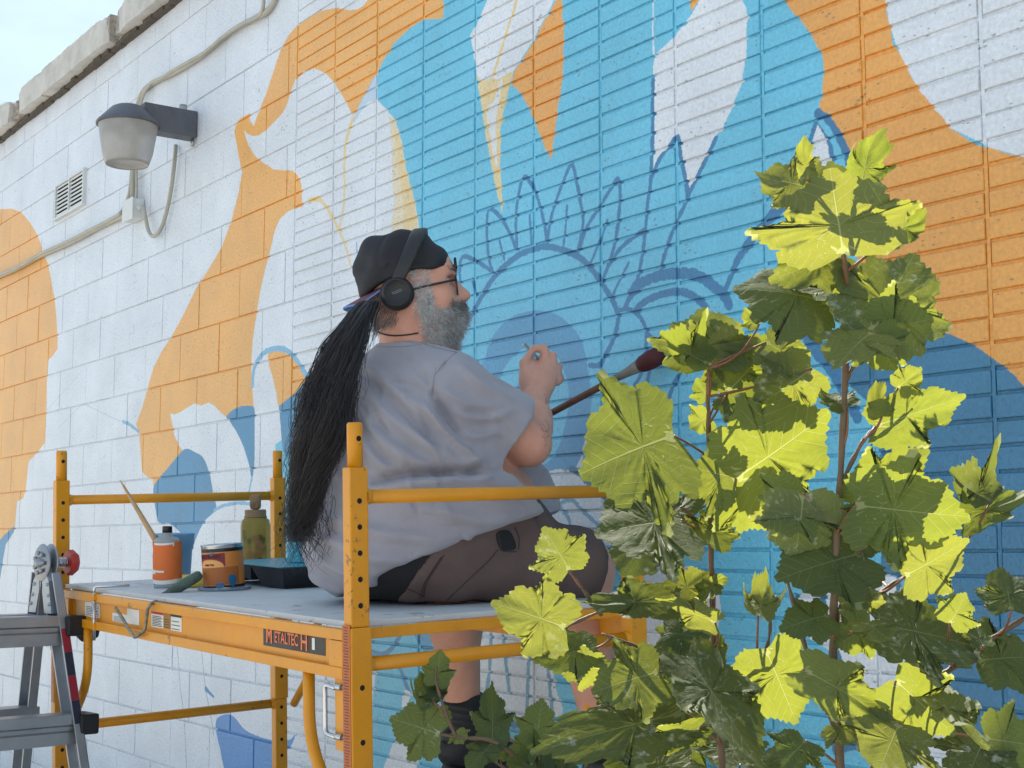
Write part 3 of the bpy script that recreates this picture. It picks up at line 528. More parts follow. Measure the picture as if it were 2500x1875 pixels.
# side beams: lipped channels with web set back
for iy, s in ((0, -1), (1, 1)):
    y = iy*WS+s*.019; x0, x1 = .004, LS-.035; zt, zb = DZ-.013, 1.103; b = MB()
    b.box(((x0+x1)/2, y-s*.010, (zt+zb)/2), (x1-x0, .003, zt-zb-.002)); b.box(((x0+x1)/2, y-s*.006, zt-.011), (x1-x0, .018, .022), bev=.002); b.box(((x0+x1)/2, y-s*.006, zb+.0115), (x1-x0, .020, .023), bev=.002)
    b.box((x1-.028, y-s*.003, (zt+zb)/2), (.056, .012, zt-zb-.046), bev=.002); b.box((x0+.10, y-s*.003, (zt+zb)/2), (.03, .014, zt-zb-.046), bev=.002); b.build('side_beam', m_yel, scf)
    # locking plates, springs and bent braces at both ends
    for e, xx in ((1, LS-.031), (-1, 0.0)):
        xc = xx-e*.027 if e > 0 else xx+.027
        b = MB(); b.box((xc, y-s*.006, 1.0325), (.044, .004, .140), bev=.0015); b.build('locking_plate', m_yel, scf)
        b = MB()
        for zz in (1.088, .992):
            P = [(xc+e*(.002+.018*k/60), y+s*.004+.0055*math.cos(k*.9), zz+.0055*math.sin(k*.9)) for k in range(61)]; b.tube(P, .0012, 6)
        b.build('spring', m_chrome, scf)
        b = MB(); b.tube(arc_pts([(xc-e*.005, y+s*.005, 1.085), (xc-e*.046, y+s*.005, 1.088), (xc-e*.046, y+s*.005, .992), (xc-e*.005, y+s*.005, .990)], .014), .0048, 10); b.build('pull_handle', m_chrome, scf)
        xt = LS-.205 if e > 0 else .238
        b = MB(); b.tube(arc_pts([(xt, y-s*.012, 1.106), (xt, y-s*.012, .955), (xt+e*.165, y-s*.012, .80)], .09, 10), .0125, 16); b.build('bent_brace', m_yel, scf)
# deck end angles
for x in (LS-.030, .012): boxp('end_angle', (x, WS/2, DZ-.0235), (.012, WS-.05, .0225))
# toggle pin through the near beam
b = MB(); px_ = .335; b.tube([(px_, -.024, 1.075), (px_, -.024, 1.208)], .0042, 10); b.tube(arc_pts([(px_, -.024, 1.205), (px_, -.024, 1.221), (px_+.055, .055, 1.222)], .008), .0042, 10)
P = [(px_+.0075*math.cos(k*.75), -.024+.0075*math.sin(k*.75), 1.128+.052*k/80) for k in range(81)]; b.tube(P, .0011, 6); b.build('toggle_pin', m_chrome, scf)
boxp('pin_lug', (px_, -.021, 1.112), (.02, .016, .018)); boxp('pin_lug', (px_, -.021, 1.193), (.02, .016, .018))
for (xa, ya) in ((0.0, WS), (0., 0.)):
    b = MB(); b.tube([(xa-.034, ya-.024, H0-.40), (xa-.034, ya-.024, H0-.43), (xa+.012, ya-.024, H0-.433), (xa+.014, ya-.024, H0-.39)], .0012, 6); b.build('wire_clip', m_chrome, scf)
# labels and lettering on the near beam
BR = np.array([[1., 0, 0], [0, 0, -1.], [0, 1., 0]])      # text x -> beam x, text y -> up, text z -> towards the viewer
def on_beam(name, me, x, z, m, y=-.0105, par=None, k=0):
    o = link(name, me, par or scf); o.matrix_basis = Matrix.Translation((x, y, z))@Matrix(((1, 0, 0, 0), (0, 0, -1, 0), (0, 1, 0, 0), (0, 0, 0, 1))); me.materials.clear(); me.materials.append(m); return o
def plate(name, x0, x1, z0, z1, m, y, par=None):
    b = MB(); b.box(((x0+x1)/2, y, (z0+z1)/2), (x1-x0, .0006, z1-z0)); return b.build(name, m, par or scf)
YW = -.0107
m_lblk = mat('label_black', (.012, .012, .013, 1), .4); m_lor = mat('label_orange', srgb(226, 122, 72), .45); m_ldk = mat('label_brown', srgb(96, 52, 32), .5); m_lwh = mat('label_white', srgb(224, 222, 216), .5); m_lrd = mat('label_red', srgb(176, 36, 44), .5); m_ltan = mat('label_tan', srgb(160, 112, 40), .5); m_txt = mat('label_ink', (.03, .03, .035, 1), .6)
lab = plate('maker_label', 1.359, 1.640, 1.1405, 1.1835, m_lblk, YW-.0006)
for k in range(13):
    b = MB(); xa = 1.462+k*.0085; zt_, zb_ = 1.182, 1.142
    lean = .018; lo = 0 if k > 3 else .45-.1*k
    b.prism([(xa+lean*lo, YW-.0011, zb_+(zt_-zb_)*lo), (xa+lean*lo+.0032, YW-.0011, zb_+(zt_-zb_)*lo), (xa+lean+.0032, YW-.0011, zt_), (xa+lean, YW-.0011, zt_)], (0, 0, 0), (0, -.0002, 0)); b.build('stripe', m_ldk, lab)
on_beam('letter', text_mesh('M', .050, squeeze=.82, bold=.0007), 1.389, 1.1630, m_lor, YW-.0016, lab); on_beam('lettering', text_mesh('ETALTEC', .034, squeeze=.80, bold=.0004), 1.470, 1.1615, m_lor, YW-.0018, lab); on_beam('letter', text_mesh('H', .050, squeeze=.9, bold=.0007), 1.551, 1.1600, m_lor, YW-.0020, lab)
b = MB(); b.box((1.591, YW-.0014, 1.161), (.012, .0004, .024), bev=.0001); b.build('logo_emblem', m_lwh, lab)
def info(x0, x1, z0, z1, m, head=None, lines=6, dens=.85):
    l = plate('information_label', x0, x1, z0, z1, m, YW-.0006); b = MB(); h = z1-z0
    for k in range(lines):
        z = z0+h*(.1+.68*k/lines); w = (x1-x0)*(dens*(.8+.2*rnd.random())); b.box((x0+(x1-x0)*.08+w/2, YW-.0011, z), (w, .0003, h*.045))
    b.build('printed_lines', m_txt, l)
    if head: b = MB(); b.box(((x0+x1)/2, YW-.0011, z1-h*.1), (x1-x0, .0003, h*.17)); b.build('heading_band', head, l)
    return l
def bx(x, y):
    r = ray(x, y); nn = SR@np.array([0, 1., 0]); p0 = S(0, YW, 0); P = CC+r*(((p0-CC)@nn)/(r@nn)); return SR.T@(P-SO)
T = (150, 1420, .25197)
def lbl(xa, ya, xb, yb, *a, **k):
    p, q = bx(T[0]+xa*T[2], T[1]+ya*T[2]), bx(T[0]+xb*T[2], T[1]+yb*T[2]); return info(p[0], q[0], min(p[2], q[2]), max(p[2], q[2]), *a, **k)
lbl(232, 190, 374, 355, m_lwh); lbl(498, 300, 636, 408, m_lwh, None, 5); lbl(638, 258, 756, 424, m_lwh, None, 0); lbl(875, 280, 990, 455, m_lwh, m_lrd, 7); lbl(992, 305, 1060, 462, m_ltan, None, 4); lbl(1063, 306, 1168, 488, m_lwh, m_txt, 3)
# warning strip on the near post
b = MB(); b.box((LS-.0155, -.0239, 1.06), (.030, .0006, .30)); st = b.build('warning_strip', mat('strip_orange', srgb(190, 98, 42), .5), scf)
b = MB()
for k in range(52): b.box((LS-.0155-.002*rnd.random(), -.0243, 1.205-k*.0056), (.022*(.6+.4*rnd.random()), .0003, .0022))
b.build('printed_lines', m_ldk, st)
b = MB(); b.box((LS-.0155, -.0239, .885), (.030, .0006, .046)); st2 = b.build('warning_sign', m_lrd, scf); b = MB(); b.prism([(LS-.0255, -.0243, .876), (LS-.0055, -.0243, .876), (LS-.0155, -.0243, .897)], (0, 0, 0), (0, -.0003, 0)); b.build('triangle_mark', m_lwh, st2)
b = MB(); b.box((-.0155, -.0239, 1.02), (.026, .0006, .30)); st = b.build('warning_strip', mat('strip_orange_2', srgb(196, 120, 46), .5), scf)
b = MB()
for k in range(44): b.box((-.0155, -.0243, 1.165-k*.0056), (.022*(.6+.4*rnd.random()), .0003, .0028))
b.build('printed_lines', m_lrd, st)

# ------------------------------------------------------------------ things on the deck
def deck_thing(name, label, cat, x, y, rz=0, z=DZ):
    o = empty(name, label, cat, SM@Matrix.Translation((x, y, z+.0005))@Matrix.Rotation(rz, 4, 'Z')); return o
def glassy(name, col, rough=.15, tr=.6, alpha=1.):
    m = mat(name, col, rough); bsdf(m).inputs['Transmission Weight'].default_value = tr; bsdf(m).inputs['IOR'].default_value = 1.25; return m
def shell(b, outer, th, mi=0, n=32, c=(0, 0, 0)):
    inner = [(max(r-th, 0), z+(th if i == 0 else 0)) for i, (r, z) in enumerate(outer)]
    b.lathe([(0, outer[0][1])]+outer+inner[::-1]+[(0, inner[0][1])], c, n=n, mi=mi)
m_tub = mat('milky_plastic', srgb(140, 184, 222), .35); m_tub2 = mat('blue_milky_plastic', srgb(108, 196, 216), .3)
t = deck_thing('mixing_tub', 'pale translucent measuring tub with a brush handle sticking out of it', 'tub', .335, .205)
b = MB(); shell(b, [(.044, 0), (.0455, .002), (.052, .098), (.055, .10), (.0555, .112), (.0575, .113), (.0585, .140), (.060, .142), (.060, .145)], .0018); b.build('body', m_tub, t)
b = MB(); b.lathe([(0, .05), (.0475, .05)], n=28); b.build('paint', mat('paint_blue_grey', srgb(120, 160, 190), .3), t)
def front_text(txt, size, r, z, ang, m, par, sq=1., bold=.0004):
    me = text_mesh(txt, size, squeeze=sq, bold=bold); me.materials.clear(); me.materials.append(m)
    for v in me.vertices:
        a = ang+v.co.x/r; v.co = Vector(((r+.0006+v.co.z)*math.cos(a), (r+.0006+v.co.z)*math.sin(a), z+v.co.y))
    return link('lettering', me, par)
VA = math.atan2(-(math.cos(YAW)), -math.sin(YAW))     # azimuth pointing from the deck towards the viewer
for tx, z, s_ in (('PR', .070, .013), ('50', .056, .013), ('1', .036, .022), ('0', .016, .010)): front_text(tx, s_, .049, z, VA-.42, m_txt, t)
t = deck_thing('paintbrush', 'wooden handled paintbrush standing in the translucent measuring tub', 'brush', .335, .205)
bt = at_depth(293, 1172, 3.98); b0 = S(.335+.012, .205+.012, DZ+.012); inv = np.array(SM.inverted())
loc = lambda P: tuple((SR.T@(np.asarray(P)-SO))-np.array([.335, .205, DZ+.0005]))
A, Bq = np.array(loc(b0)), np.array(loc(bt)); b = MB(); b.tube([A+(Bq-A)*k for k in (.18, .3, .5, .75, .93, 1.)], [.0085, .0085, .0078, .0062, .0035, .001], 14); b.build('handle', mat('birch_wood', srgb(196, 160, 116), .5, vary=.2, vscale=30), t)
b = MB(); b.tube([A+(Bq-A)*k for k in (.0, .09, .18)], [.012, .0125, .009], 12, flat=.5); b.build('bristles', mat('bristle_dark', (.05, .04, .03, 1), .8), t)
t = deck_thing('solvent_bottle', 'clear bottle with a crinkled orange paper label and black cap', 'bottle', .425, .150)
b = MB(); b.lathe([(0, 0), (.036, 0), (.0375, .004), (.036, .115), (.0355, .128), (.030, .136), (.016, .140), (.0145, .150), (0, .150)], n=30); b.build('body', glassy('clear_plastic', srgb(206, 210, 210), .2, .5), t)
b = MB(); n_ = 60; V = []
for iz, z in enumerate(np.linspace(.012, .124, 22)):
    for k in range(n_):
        a = 2*math.pi*k/n_; r = .0388+.0011*math.sin(3*a+40*z)*math.sin(170*z+5*a)+.0008*nr.rand()
        V.append((r*math.cos(a), r*math.sin(a), z+.002*math.sin(2*a)))
b.add(V, [(i*n_+k, i*n_+(k+1) % n_, (i+1)*n_+(k+1) % n_, (i+1)*n_+k) for i in range(21) for k in range(n_)], smooth=True); o = b.build('paper_label', [mat('orange_paper', srgb(222, 112, 50), .7, bump=.2, bscale=80), m_lwh], t, fix=False)
for p in o.data.polygons:
    a = math.atan2(p.center.y, p.center.x); da = (a-VA+math.pi) % (2*math.pi)-math.pi
    if p.center.z < .022 or (p.center.z > .116 and -.9 < da < .75) or (abs(p.center.z-.044) < .0045*max(0, (-da+.1)) and da < -.05): p.material_index = 1
b = MB(); b.lathe([(0, .168), (.0125, .168), (.0135, .166), (.0138, .150), (0, .150)], n=24); b.build('cap', mat('black_plastic', (.012, .012, .013, 1), .4, vary=.1), t)
# paint can on a clear lid
t = deck_thing('plastic_lid', 'clear plastic lid lying flat under the paint can', 'lid', .640, .222); b = MB(); b.lathe([(0, 0), (.066, 0), (.070, .002), (.071, .006), (.066, .006), (.064, .003), (0, .003)], n=40); b.build('disc', glassy('clear_lid', srgb(200, 216, 230), .2, .6), t); b = MB(); b.lathe([(.0695, .0062), (.0715, .0062), (.0715, .0078), (.0695, .0078), (.0695, .0062)], n=40); b.build('rim', glassy('clear_lid_rim', srgb(190, 210, 230), .2, .5), t)
t = deck_thing('paint_can', 'open tin of dark teal enamel with an orange label and blue drips', 'paint can', .640, .222, 0, DZ+.0035)
t.matrix_basis = t.matrix_basis@Matrix.Rotation(math.radians(3.0), 4, Vector((-CF[0], -CF[1], 0)))
R_, HC = .0545, .118; m_tin = mat('tinplate', (.55, .56, .58, 1), .25, .95, vary=.2, vscale=25)
b = MB(); b.lathe([(0, 0), (R_, 0), (R_+.0012, .003), (R_, .006), (R_, HC-.006), (R_+.0016, HC-.003), (R_+.0012, HC), (R_-.004, HC), (R_-.006, HC-.004), (R_-.009, HC-.005), (R_-.0095, HC-.02), (R_-.0095, HC-.05), (0, HC-.05)], n=44); b.build('tin', m_tin, t)
b = MB(); b.lathe([(0, HC-.030), (R_-.0096, HC-.030)], n=36); b.build('paint', mat('teal_paint', srgb(22, 66, 96), .15), t)
m_can = mat('can_label_orange', srgb(216, 132, 58), .45, vary=.06, vscale=40); m_can2 = mat('can_label_fine_print', srgb(176, 98, 40), .5, vary=.3, vscale=350); m_peach = mat('can_label_peach', srgb(244, 170, 96), .45); m_blu = mat('blue_drip', srgb(44, 104, 146), .25)
def wrap(name, a0, a1, z0, z1, m, r, par, n=26, zf=None):
    b = MB(); V = []
    for k in range(n+1):
        a = a0+(a1-a0)*k/n; zz0, zz1 = (z0, z1) if zf is None else zf(k/n); V += [(r*math.cos(a), r*math.sin(a), zz0), (r*math.cos(a), r*math.sin(a), zz1)]
    b.add(V, [(2*k, 2*k+2, 2*k+3, 2*k+1) for k in range(n)], smooth=True); return b.build(name, m, par, fix=False)
wrap('label', VA-2.2, VA+2.2, .008, HC-.020, m_can, R_+.0004, t, 60); wrap('black_band', -3.1415, 3.1415, HC-.020, HC-.011, m_lblk, R_+.0004, t, 60); wrap('base_band', -3.1415, 3.1415, .004, .010, m_lblk, R_+.0006, t, 60)
wrap('fine_print', VA-1.25, VA+1.0, .012, .058, m_can2, R_+.0007, t)
c0, c1 = VA-1.30, VA+.30
wrap('red_banner', c0, c1, 0, 0, mat('banner_red', srgb(140, 34, 48), .45), R_+.0008, t, 30, lambda u: (.060+.020*max(0, 1-((u-.5)/.46)**2)**.5, HC-.025+.002*u))
wrap('peach_arch', c0+.06, c1-.06, 0, 0, m_peach, R_+.0006, t, 30, lambda u: (.058, .060+.018*max(0, 1-((u-.5)/.5)**2)**.5))
me = front_text('AUTO ENAMEL', .017, R_+.0012, .0865, (c0+c1)/2, mat('banner_ink', srgb(84, 16, 28), .5), t, .62, .0002)
front_text('DARK TEAL', .0065, R_+.0008, .065, (c0+c1)/2, m_txt, t, .9, .0001)
def blob(a, z, wa, wz, par, m, r):
    b = MB(); V = [(r*math.cos(a), r*math.sin(a), z)]
    for k in range(20):
        q = 2*math.pi*k/20; w = 1+.12*math.sin(3*q); V.append((r*math.cos(a+wa*w*math.cos(q)), r*math.sin(a+wa*w*math.cos(q)), z+wz*w*math.sin(q)))
    b.add(V, [(0, 1+k, 1+(k+1) % 20) for k in range(20)]); b.build('paint_drip', m, par, fix=False)
blob(VA+.62, .022, .20, .016, t, m_blu, R_+.0015); blob(VA+.0, .010, .20, .008, t, m_blu, R_+.0016); blob(VA-.35, HC-.024, .09, .007, t, mat('grey_drip', srgb(96, 110, 118), .3), R_+.0017)
# roller frame with green handle
t = deck_thing('paint_roller_frame', 'paint roller frame with a mottled green handle and bare bent wire rod', 'roller frame', .62, .06)
q = lambda x, y, d: np.array(tuple((SR.T@(at_depth(x, y, d)-SO))-np.array([.62, .06, DZ+.0005])))
h0, h1 = q(398, 1457, 3.74), q(490, 1402, 3.80); d_ = h1-h0
m_grn = mat('mottled_green_rubber', srgb(82, 98, 84), .55, bump=.4, bscale=60, vary=.55, vscale=45)
b = MB(); b.tube([h0+d_*k for k in (0, .02, .12, .3, .55, .8, .95, 1.)], [.010, .0112, .0105, .0135, .0146, .0142, .0130, .009], 18); b.build('handle', m_grn, t)
def qb(x, y):
    r = ray(x, y); nn = SR@np.array([0, 1., 0]); p0 = S(0, -.034, 0); P = CC+r*(((p0-CC)@nn)/(r@nn)); return SR.T@(P-SO)-np.array([.62, .06, DZ+.0005])
rodp = [h0]+[qb(M2[0]+x*M2[2], M2[1]+y*M2[2]) for x, y in ((740, 855), (724, 880), (722, 900), (712, 985), (660, 1020), (620, 955), (568, 872))]
b = MB(); b.tube(arc_pts(rodp, .012), .0042, 10); b.build('rod', mat('paint_spattered_steel', (.25, .23, .17, 1), .45, .6, vary=.9, vscale=60), t)
t = deck_thing('foam_roller', 'yellow foam roller lying behind the green roller handle', 'roller', .50, .215); b = MB(); b.tube([(-.02, -.045, .018), (.02, .045, .018)], .018, 20); b.build('sleeve', mat('yellow_foam', srgb(214, 190, 84), .85, bump=.5, bscale=200), t)
# water bottle
t = deck_thing('water_bottle', 'olive tinted water bottle with a tan flip lid and leaf print', 'bottle', .175, .535)
m_wb = glassy('olive_tritan', srgb(168, 146, 74), .15, .38); k_ = 1.22
b = MB(); b.lathe([(r*k_, z*k_) for r, z in ((0, 0), (.030, 0), (.0365, .003), (.0375, .010), (.0372, .128), (.034, .140), (.028, .146), (.027, .152), (0, .152))], n=36); b.build('body', m_wb, t)
m_tan = mat('tan_plastic', srgb(140, 108, 74), .5, vary=.08)
b = MB(); b.lathe([(r*k_, z*k_) for r, z in ((0, .147), (.0285, .147), (.0285, .150), (.0268, .152), (.0268, .164), (.0255, .167), (0, .167))], n=36); lid = b.build('lid', m_tan, t)
b = MB(); b.box((0, 0, .186*k_), (.034, .026, .046), rot3(VA+1.57, 0, 0), bev=.010); b.build('spout_cap', m_tan, lid)
b = MB(); b.lathe([(.008, 0), (.0115, 0), (.0115, .004), (.008, .004), (.008, 0)], (.0215*math.cos(VA), .0215*math.sin(VA), .178*k_), np.array(frame((math.cos(VA), math.sin(VA), 0))).T, n=20); b.build('latch_ring', m_tan, lid)
m_pr = mat('print_terracotta', srgb(158, 104, 62), .5, vary=.2, vscale=120); m_pr2 = mat('print_olive', srgb(92, 88, 42), .5, vary=.2, vscale=120)
for k in range(16):
    a = VA+rnd.uniform(-1.2, 1.2); z = rnd.uniform(.02, .145); big = k < 4
    if big: a, z = VA+(.35, .55, .0, -.55)[k], (.112, .082, .062, .03)[k]
    blob(a, z, (.42 if big else .16), (.016 if big else .009), t, m_pr if big or k % 3 == 0 else m_pr2, .0372*k_+.0005)
# roller tray, liner, cup
t = deck_thing('roller_tray', 'black plastic roller tray with a teal liner on the deck', 'paint tray', .55, .44)
TX0, TX1 = -.20, .235; m_trb = mat('tray_black', srgb(36, 36, 44), .5, vary=.1); m_trl = mat('liner_teal', srgb(74, 156, 176), .35, vary=.12, vscale=30)
def tray(b, x0, x1, w0, w1, zt0, zt1, zb0, zb1, th, mi):
    def ring(w, z, gx): return [(x0+gx, -w/2, z[0]), (x1-gx, -w/2, z[1]), (x1-gx, w/2, z[1]), (x0+gx, w/2, z[0])]
    V = ring(w1, (zt0, zt1), 0)+ring(w0, (zb0, zb1), .03)+ring(w1-2*th, (zt0, zt1), th)+ring(w0-2*th, (zb0+th, zb1+th), .03+th)
    b.add(V, [(0, 1, 5, 4), (1, 2, 6, 5), (2, 3, 7, 6), (3, 0, 4, 7), (7, 6, 5, 4), (8, 9, 1, 0), (9, 10, 2, 1), (10, 11, 3, 2), (11, 8, 0, 3), (8, 12, 13, 9), (9, 13, 14, 10), (10, 14, 15, 11), (11, 15, 12, 8), (12, 13, 14, 15)], mi)
b = MB(); tray(b, TX0, .05, .215, .245, .062, .058, .046, .016, .003, 0); b.build('ramp', m_trb, t)
b = MB(); tray(b, .048, TX1, .20, .245, .058, .056, .002, .002, .003, 0); b.build('well', m_trb, t)
b = MB()
for yy in (-.115, .115): b.prism([(TX0+.006, yy, .060), (TX0+.055, yy, .056), (TX0+.040, yy, .022), (TX0+.036, yy, .002), (TX0+.004, yy, .0), (TX0-.003, yy, .012)], (0, 0, 0), (0, .004, 0))
b.box((TX0+.002, 0, .031), (.004, .226, .058)); b.build('leg', m_trb, t)
b = MB(); b.box((.0, 0, .0575), (.40, .225, .004), rot3(0, 0, .012), bev=.001); b.build('liner', m_trl, t)
t = deck_thing('measuring_cup', 'teal translucent measuring cup standing in the roller tray', 'cup', .60, .475, 0, DZ+.0605)
b = MB(); shell(b, [(.036, 0), (.037, .002), (.044, .098), (.046, .108), (.0475, .110), (.0475, .113)], .0016); b.build('body', m_tub2, t); front_text('2½', .014, .0422, .068, VA-.20, m_txt, t); front_text('OZ', .008, .040, .02, VA+.1, m_txt, t)

# ------------------------------------------------------------------ articulated aluminium ladder
m_alu = mat('ladder_aluminium', (.40, .42, .45, 1), .42, .8, vary=.12, vscale=16, bump=.08, bscale=150); m_alud = mat('ladder_hinge_steel', (.32, .33, .35, 1), .4, .7, vary=.2, vscale=30); m_blk = mat('ladder_black_plastic', (.014, .014, .015, 1), .45, vary=.2, vscale=30); m_red = mat('ladder_red_knob', srgb(186, 52, 44), .45, vary=.08)
hp = at_depth(112, 1400, 4.08); er = -CR*.74-np.array([CF[0], CF[1], 0])*.67; er[2] = 0; er /= np.linalg.norm(er); es = np.cross(er, (0, 0, 1.)); es /= np.linalg.norm(es)
if es@CF > 0: es = -es
up = np.array([0, 0, 1.]); gz = ground_z(hp[0], hp[1])
lad = empty('articulated_ladder', 'aluminium articulated ladder with red hinge knob standing by the scaffold end', 'ladder', loc=(hp[0], hp[1], gz)); AM = Matrix.Translation((-hp[0], -hp[1], -gz))
def lp_(r_, s_, z_): return hp+er*r_+es*s_+up*z_
HL = hp[2]-gz
def stile(name, r0, r1, s0, s1, z0, z1, w=.026, dpt=.072, par=lad):
    a, c = lp_(r0, s0, z0), lp_(r1, s1, z1); d = (a-c)/np.linalg.norm(a-c); x_ = er-d*(er@d); x_ /= np.linalg.norm(x_); y_ = np.cross(d, x_); RR = np.stack([x_, y_, d], 1); L_ = np.linalg.norm(a-c); m_ = (a+c)/2
    b = MB(); b.box(m_-x_*(w/2-.002), (.004, dpt, L_), RR, bev=.0008); b.box(m_+y_*(dpt/2-.003), (w, .006, L_), RR, bev=.001); b.box(m_-y_*(dpt/2-.003), (w, .006, L_), RR, bev=.001); b.box(m_-x_*(w/2+.0015), (.003, dpt*.34, L_), RR); return b.build(name, m_alu, par, AM), RR, a, d, x_, y_
W_ = .40; fl = .10
fs, FR_, fa, fd, fx, fy = stile('front_stile', 0, -fl, -.0+.035, .035+.30, -.005, -HL+.02)
stile('front_stile', W_, W_+fl, .035, .335, -.005, -HL+.02)
bs_, BR_, ba, bd, bx_, by_ = stile('rear_stile', 0, -fl*.5, -.035, -.335, -.005, -HL+.02); stile('rear_stile', W_, W_+fl*.5, -.035, -.335, -.005, -HL+.02)
def rung(k, side):
    z = -.150-k*.265; s_ = side*(.035-z*.21); fe = -z*(fl if side > 0 else fl*.5)/HL
    a, c = lp_(-fe-.02, s_, z), lp_(W_+fe+.02, s_, z); d = (c-a)/np.linalg.norm(c-a); RR = np.stack(frame(d), 1); b = MB()
    b.box((a+c)/2+up*.020, (.070, .030, np.linalg.norm(c-a)), np.stack([es, up, d], 1), bev=.003)
    for q_ in range(5): b.box((a+c)/2-up*(.002+.0095*q_)+es*(.028-.002*q_), (.004, .0055, np.linalg.norm(c-a)), np.stack([es, up, d], 1))
    b.box((a+c)/2-up*.022, (.056, .050, np.linalg.norm(c-a)), np.stack([es, up, d], 1)); b.build('rung', m_alu, lad, AM)
    if side > 0:
        b = MB(); b.box(a+up*.006-er*.010+es*.012, (.056, .086, .056), np.stack([er, es, up], 1), bev=.007); b.build('rung_clamp', m_blk, lad, AM)
        if k == 0: b = MB(); b.lathe([(0, -.03), (.03, -.03), (.038, -.02), (.040, .0), (.034, .018), (.018, .022), (0, .022)], a-er*.062-up*.002+es*.02, np.stack([es, up, -er], 1), n=8, smooth=False); b.build('lock_knob', m_blk, lad, AM)
for k in range(4): rung(k, 1); rung(k, -1)
# hinge
b = MB()
for o_ in (-.012, .012): b.lathe([(0, -.0035), (.050, -.0035), (.054, 0), (.050, .0035), (0, .0035)], hp+up*.030+er*o_, np.stack([es, up, er], 1), n=28)
b.tube([hp+up*.03-er*.03, hp+up*.03+er*.03], .012, 14)
for q_ in range(7):
    a_ = q_*.9; b.tube([hp+up*(.03+.028*math.sin(a_))+es*.028*math.cos(a_)+er*.018, hp+up*(.03+.028*math.sin(a_))+es*.028*math.cos(a_)+er*.026], .006, 10)
b.build('hinge', m_alud, lad, AM)
b = MB(); b.prism([lp_(.014, .012, .02), lp_(.014, .050, -.02), lp_(.014, .075, -.11), lp_(.014, .03, -.11), lp_(.014, .01, -.05)], (0, 0, 0), er*-.03); b.prism([lp_(.014, -.012, .02), lp_(.014, -.050, -.02), lp_(.014, -.075, -.11), lp_(.014, -.03, -.11), lp_(.014, -.01, -.05)], (0, 0, 0), er*-.03)
for ss in (1, -1):
    for zz in (-.03, -.06, -.085): b.lathe([(0, .004), (.004, .003), (.0055, 0)], lp_(.0145, ss*(.034-zz*.30), zz), np.stack([es, up, er], 1), n=10)
b.build('hinge_bracket', m_alu, lad, AM)
b = MB(); b.tube([hp+up*.03-er*.03, hp+up*.03-er*.075], .009, 12); b.tube([hp+up*.03-er*(.03+.03*k/60)+.014*(es*math.cos(k*.7)+up*math.sin(k*.7)) for k in range(61)], .0013, 6); b.build('knob_spring', m_chrome, lad, AM)
b = MB(); b.lathe([(0, 0), (.033, 0), (.037, .004), (.037, .018), (.030, .026), (0, .028)], hp+up*.03-er*.062, np.stack([es, up, -er], 1), n=8, smooth=False); b.build('hinge_knob', m_red, lad, AM)
# stickers on the front stile
def sticker(z0, z1, m, txt=None, lines=0, s_=1):
    t0, t1 = -z0/(-fd[2]) if False else None, None
    L_ = lambda z: fa-fd*((fa[2]-(hp[2]+z))/fd[2]); a, c = L_(z0), L_(z1); mid = (a+c)/2+fy*(.0365 if fy@es > 0 else -.0365); yy = fy if fy@es > 0 else -fy
    RR = np.stack([fx, fd, np.cross(fx, fd)], 1); b = MB(); b.box(mid, (.022, np.linalg.norm(a-c), .0008), RR); st = b.build('safety_sticker', m, lad, AM)
    xa = -fd; ya = np.cross(yy, xa)
    if txt:
        me = text_mesh(txt, .017, squeeze=.85, bold=.0003); me.materials.clear(); me.materials.append(m_lwh)
        link('lettering', me, st, AM@Matrix(((xa[0], ya[0], yy[0], mid[0]+yy[0]*.0008), (xa[1], ya[1], yy[1], mid[1]+yy[1]*.0008), (xa[2], ya[2], yy[2], mid[2]+yy[2]*.0008), (0, 0, 0, 1))))
    if lines:
        b = MB()
        for k in range(4): b.box(mid+fx*(.0075-.005*k)+yy*.0008, (.0022, np.linalg.norm(a-c)*(.8-.1*rnd.random()), .0003), RR)
        b.build('printed_lines', m_lwh, st, AM)
m_srd = mat('sticker_red', srgb(150, 34, 50), .45); m_snv = mat('sticker_navy', srgb(40, 44, 62), .5)
sticker(-.158, -.222, m_srd, 'DANGER'); sticker(-.2225, -.286, m_snv, None, 1); sticker(-.2865, -.352, m_srd, 'PELIGRO'); sticker(-.3525, -.414, m_snv, None, 1)
b = MB(); L_ = lambda z: ba-bd*((ba[2]-(hp[2]+z))/bd[2]); a, c = L_(-.20), L_(-.36); b.box((a+c)/2-bx_*.012, (.0008, .05, np.linalg.norm(a-c)), BR_); b.build('safety_sticker', m_snv, lad, AM)

# ------------------------------------------------------------------ young sycamores in front of the scaffold
def leaf_outline(rng):
    half = [(0, 0), (.10, -.04), (.26, -.10), (.43, -.07), (.60, .06), (.54, .17), (.63, .28), (.80, .45), (.63, .49), (.48, .53), (.44, .63), (.46, .74), (.27, .85), (.11, .95), (0, 1.06)]
    def side(sg):
        P = [np.array([x*(1+.07*rng.uniform(-1, 1))*sg, y+.03*rng.uniform(-1, 1)]) if 0 < i < len(half)-1 else np.array([x*sg, y]) for i, (x, y) in enumerate(half)]
        out = [P[0]]
        for i in range(len(P)-1):
            a, b = P[i], P[i+1]; L = np.linalg.norm(b-a); n = max(1, int(L/.085)); nrm = np.array([(b-a)[1], -(b-a)[0]])/L*sg
            for k in range(n):
                t0, t1 = k/n, (k+1)/n; tip = t0+(t1-t0)*.62; amp = (.026+.020*rng.random()) if i > 1 else .004
                if k > 0: out.append(a+(b-a)*t0)
                out.append(a+(b-a)*tip+nrm*amp)
            out.append(b)
        return out
    r, l = side(1), side(-1)
    return np.array(r+l[::-1][1:-1])
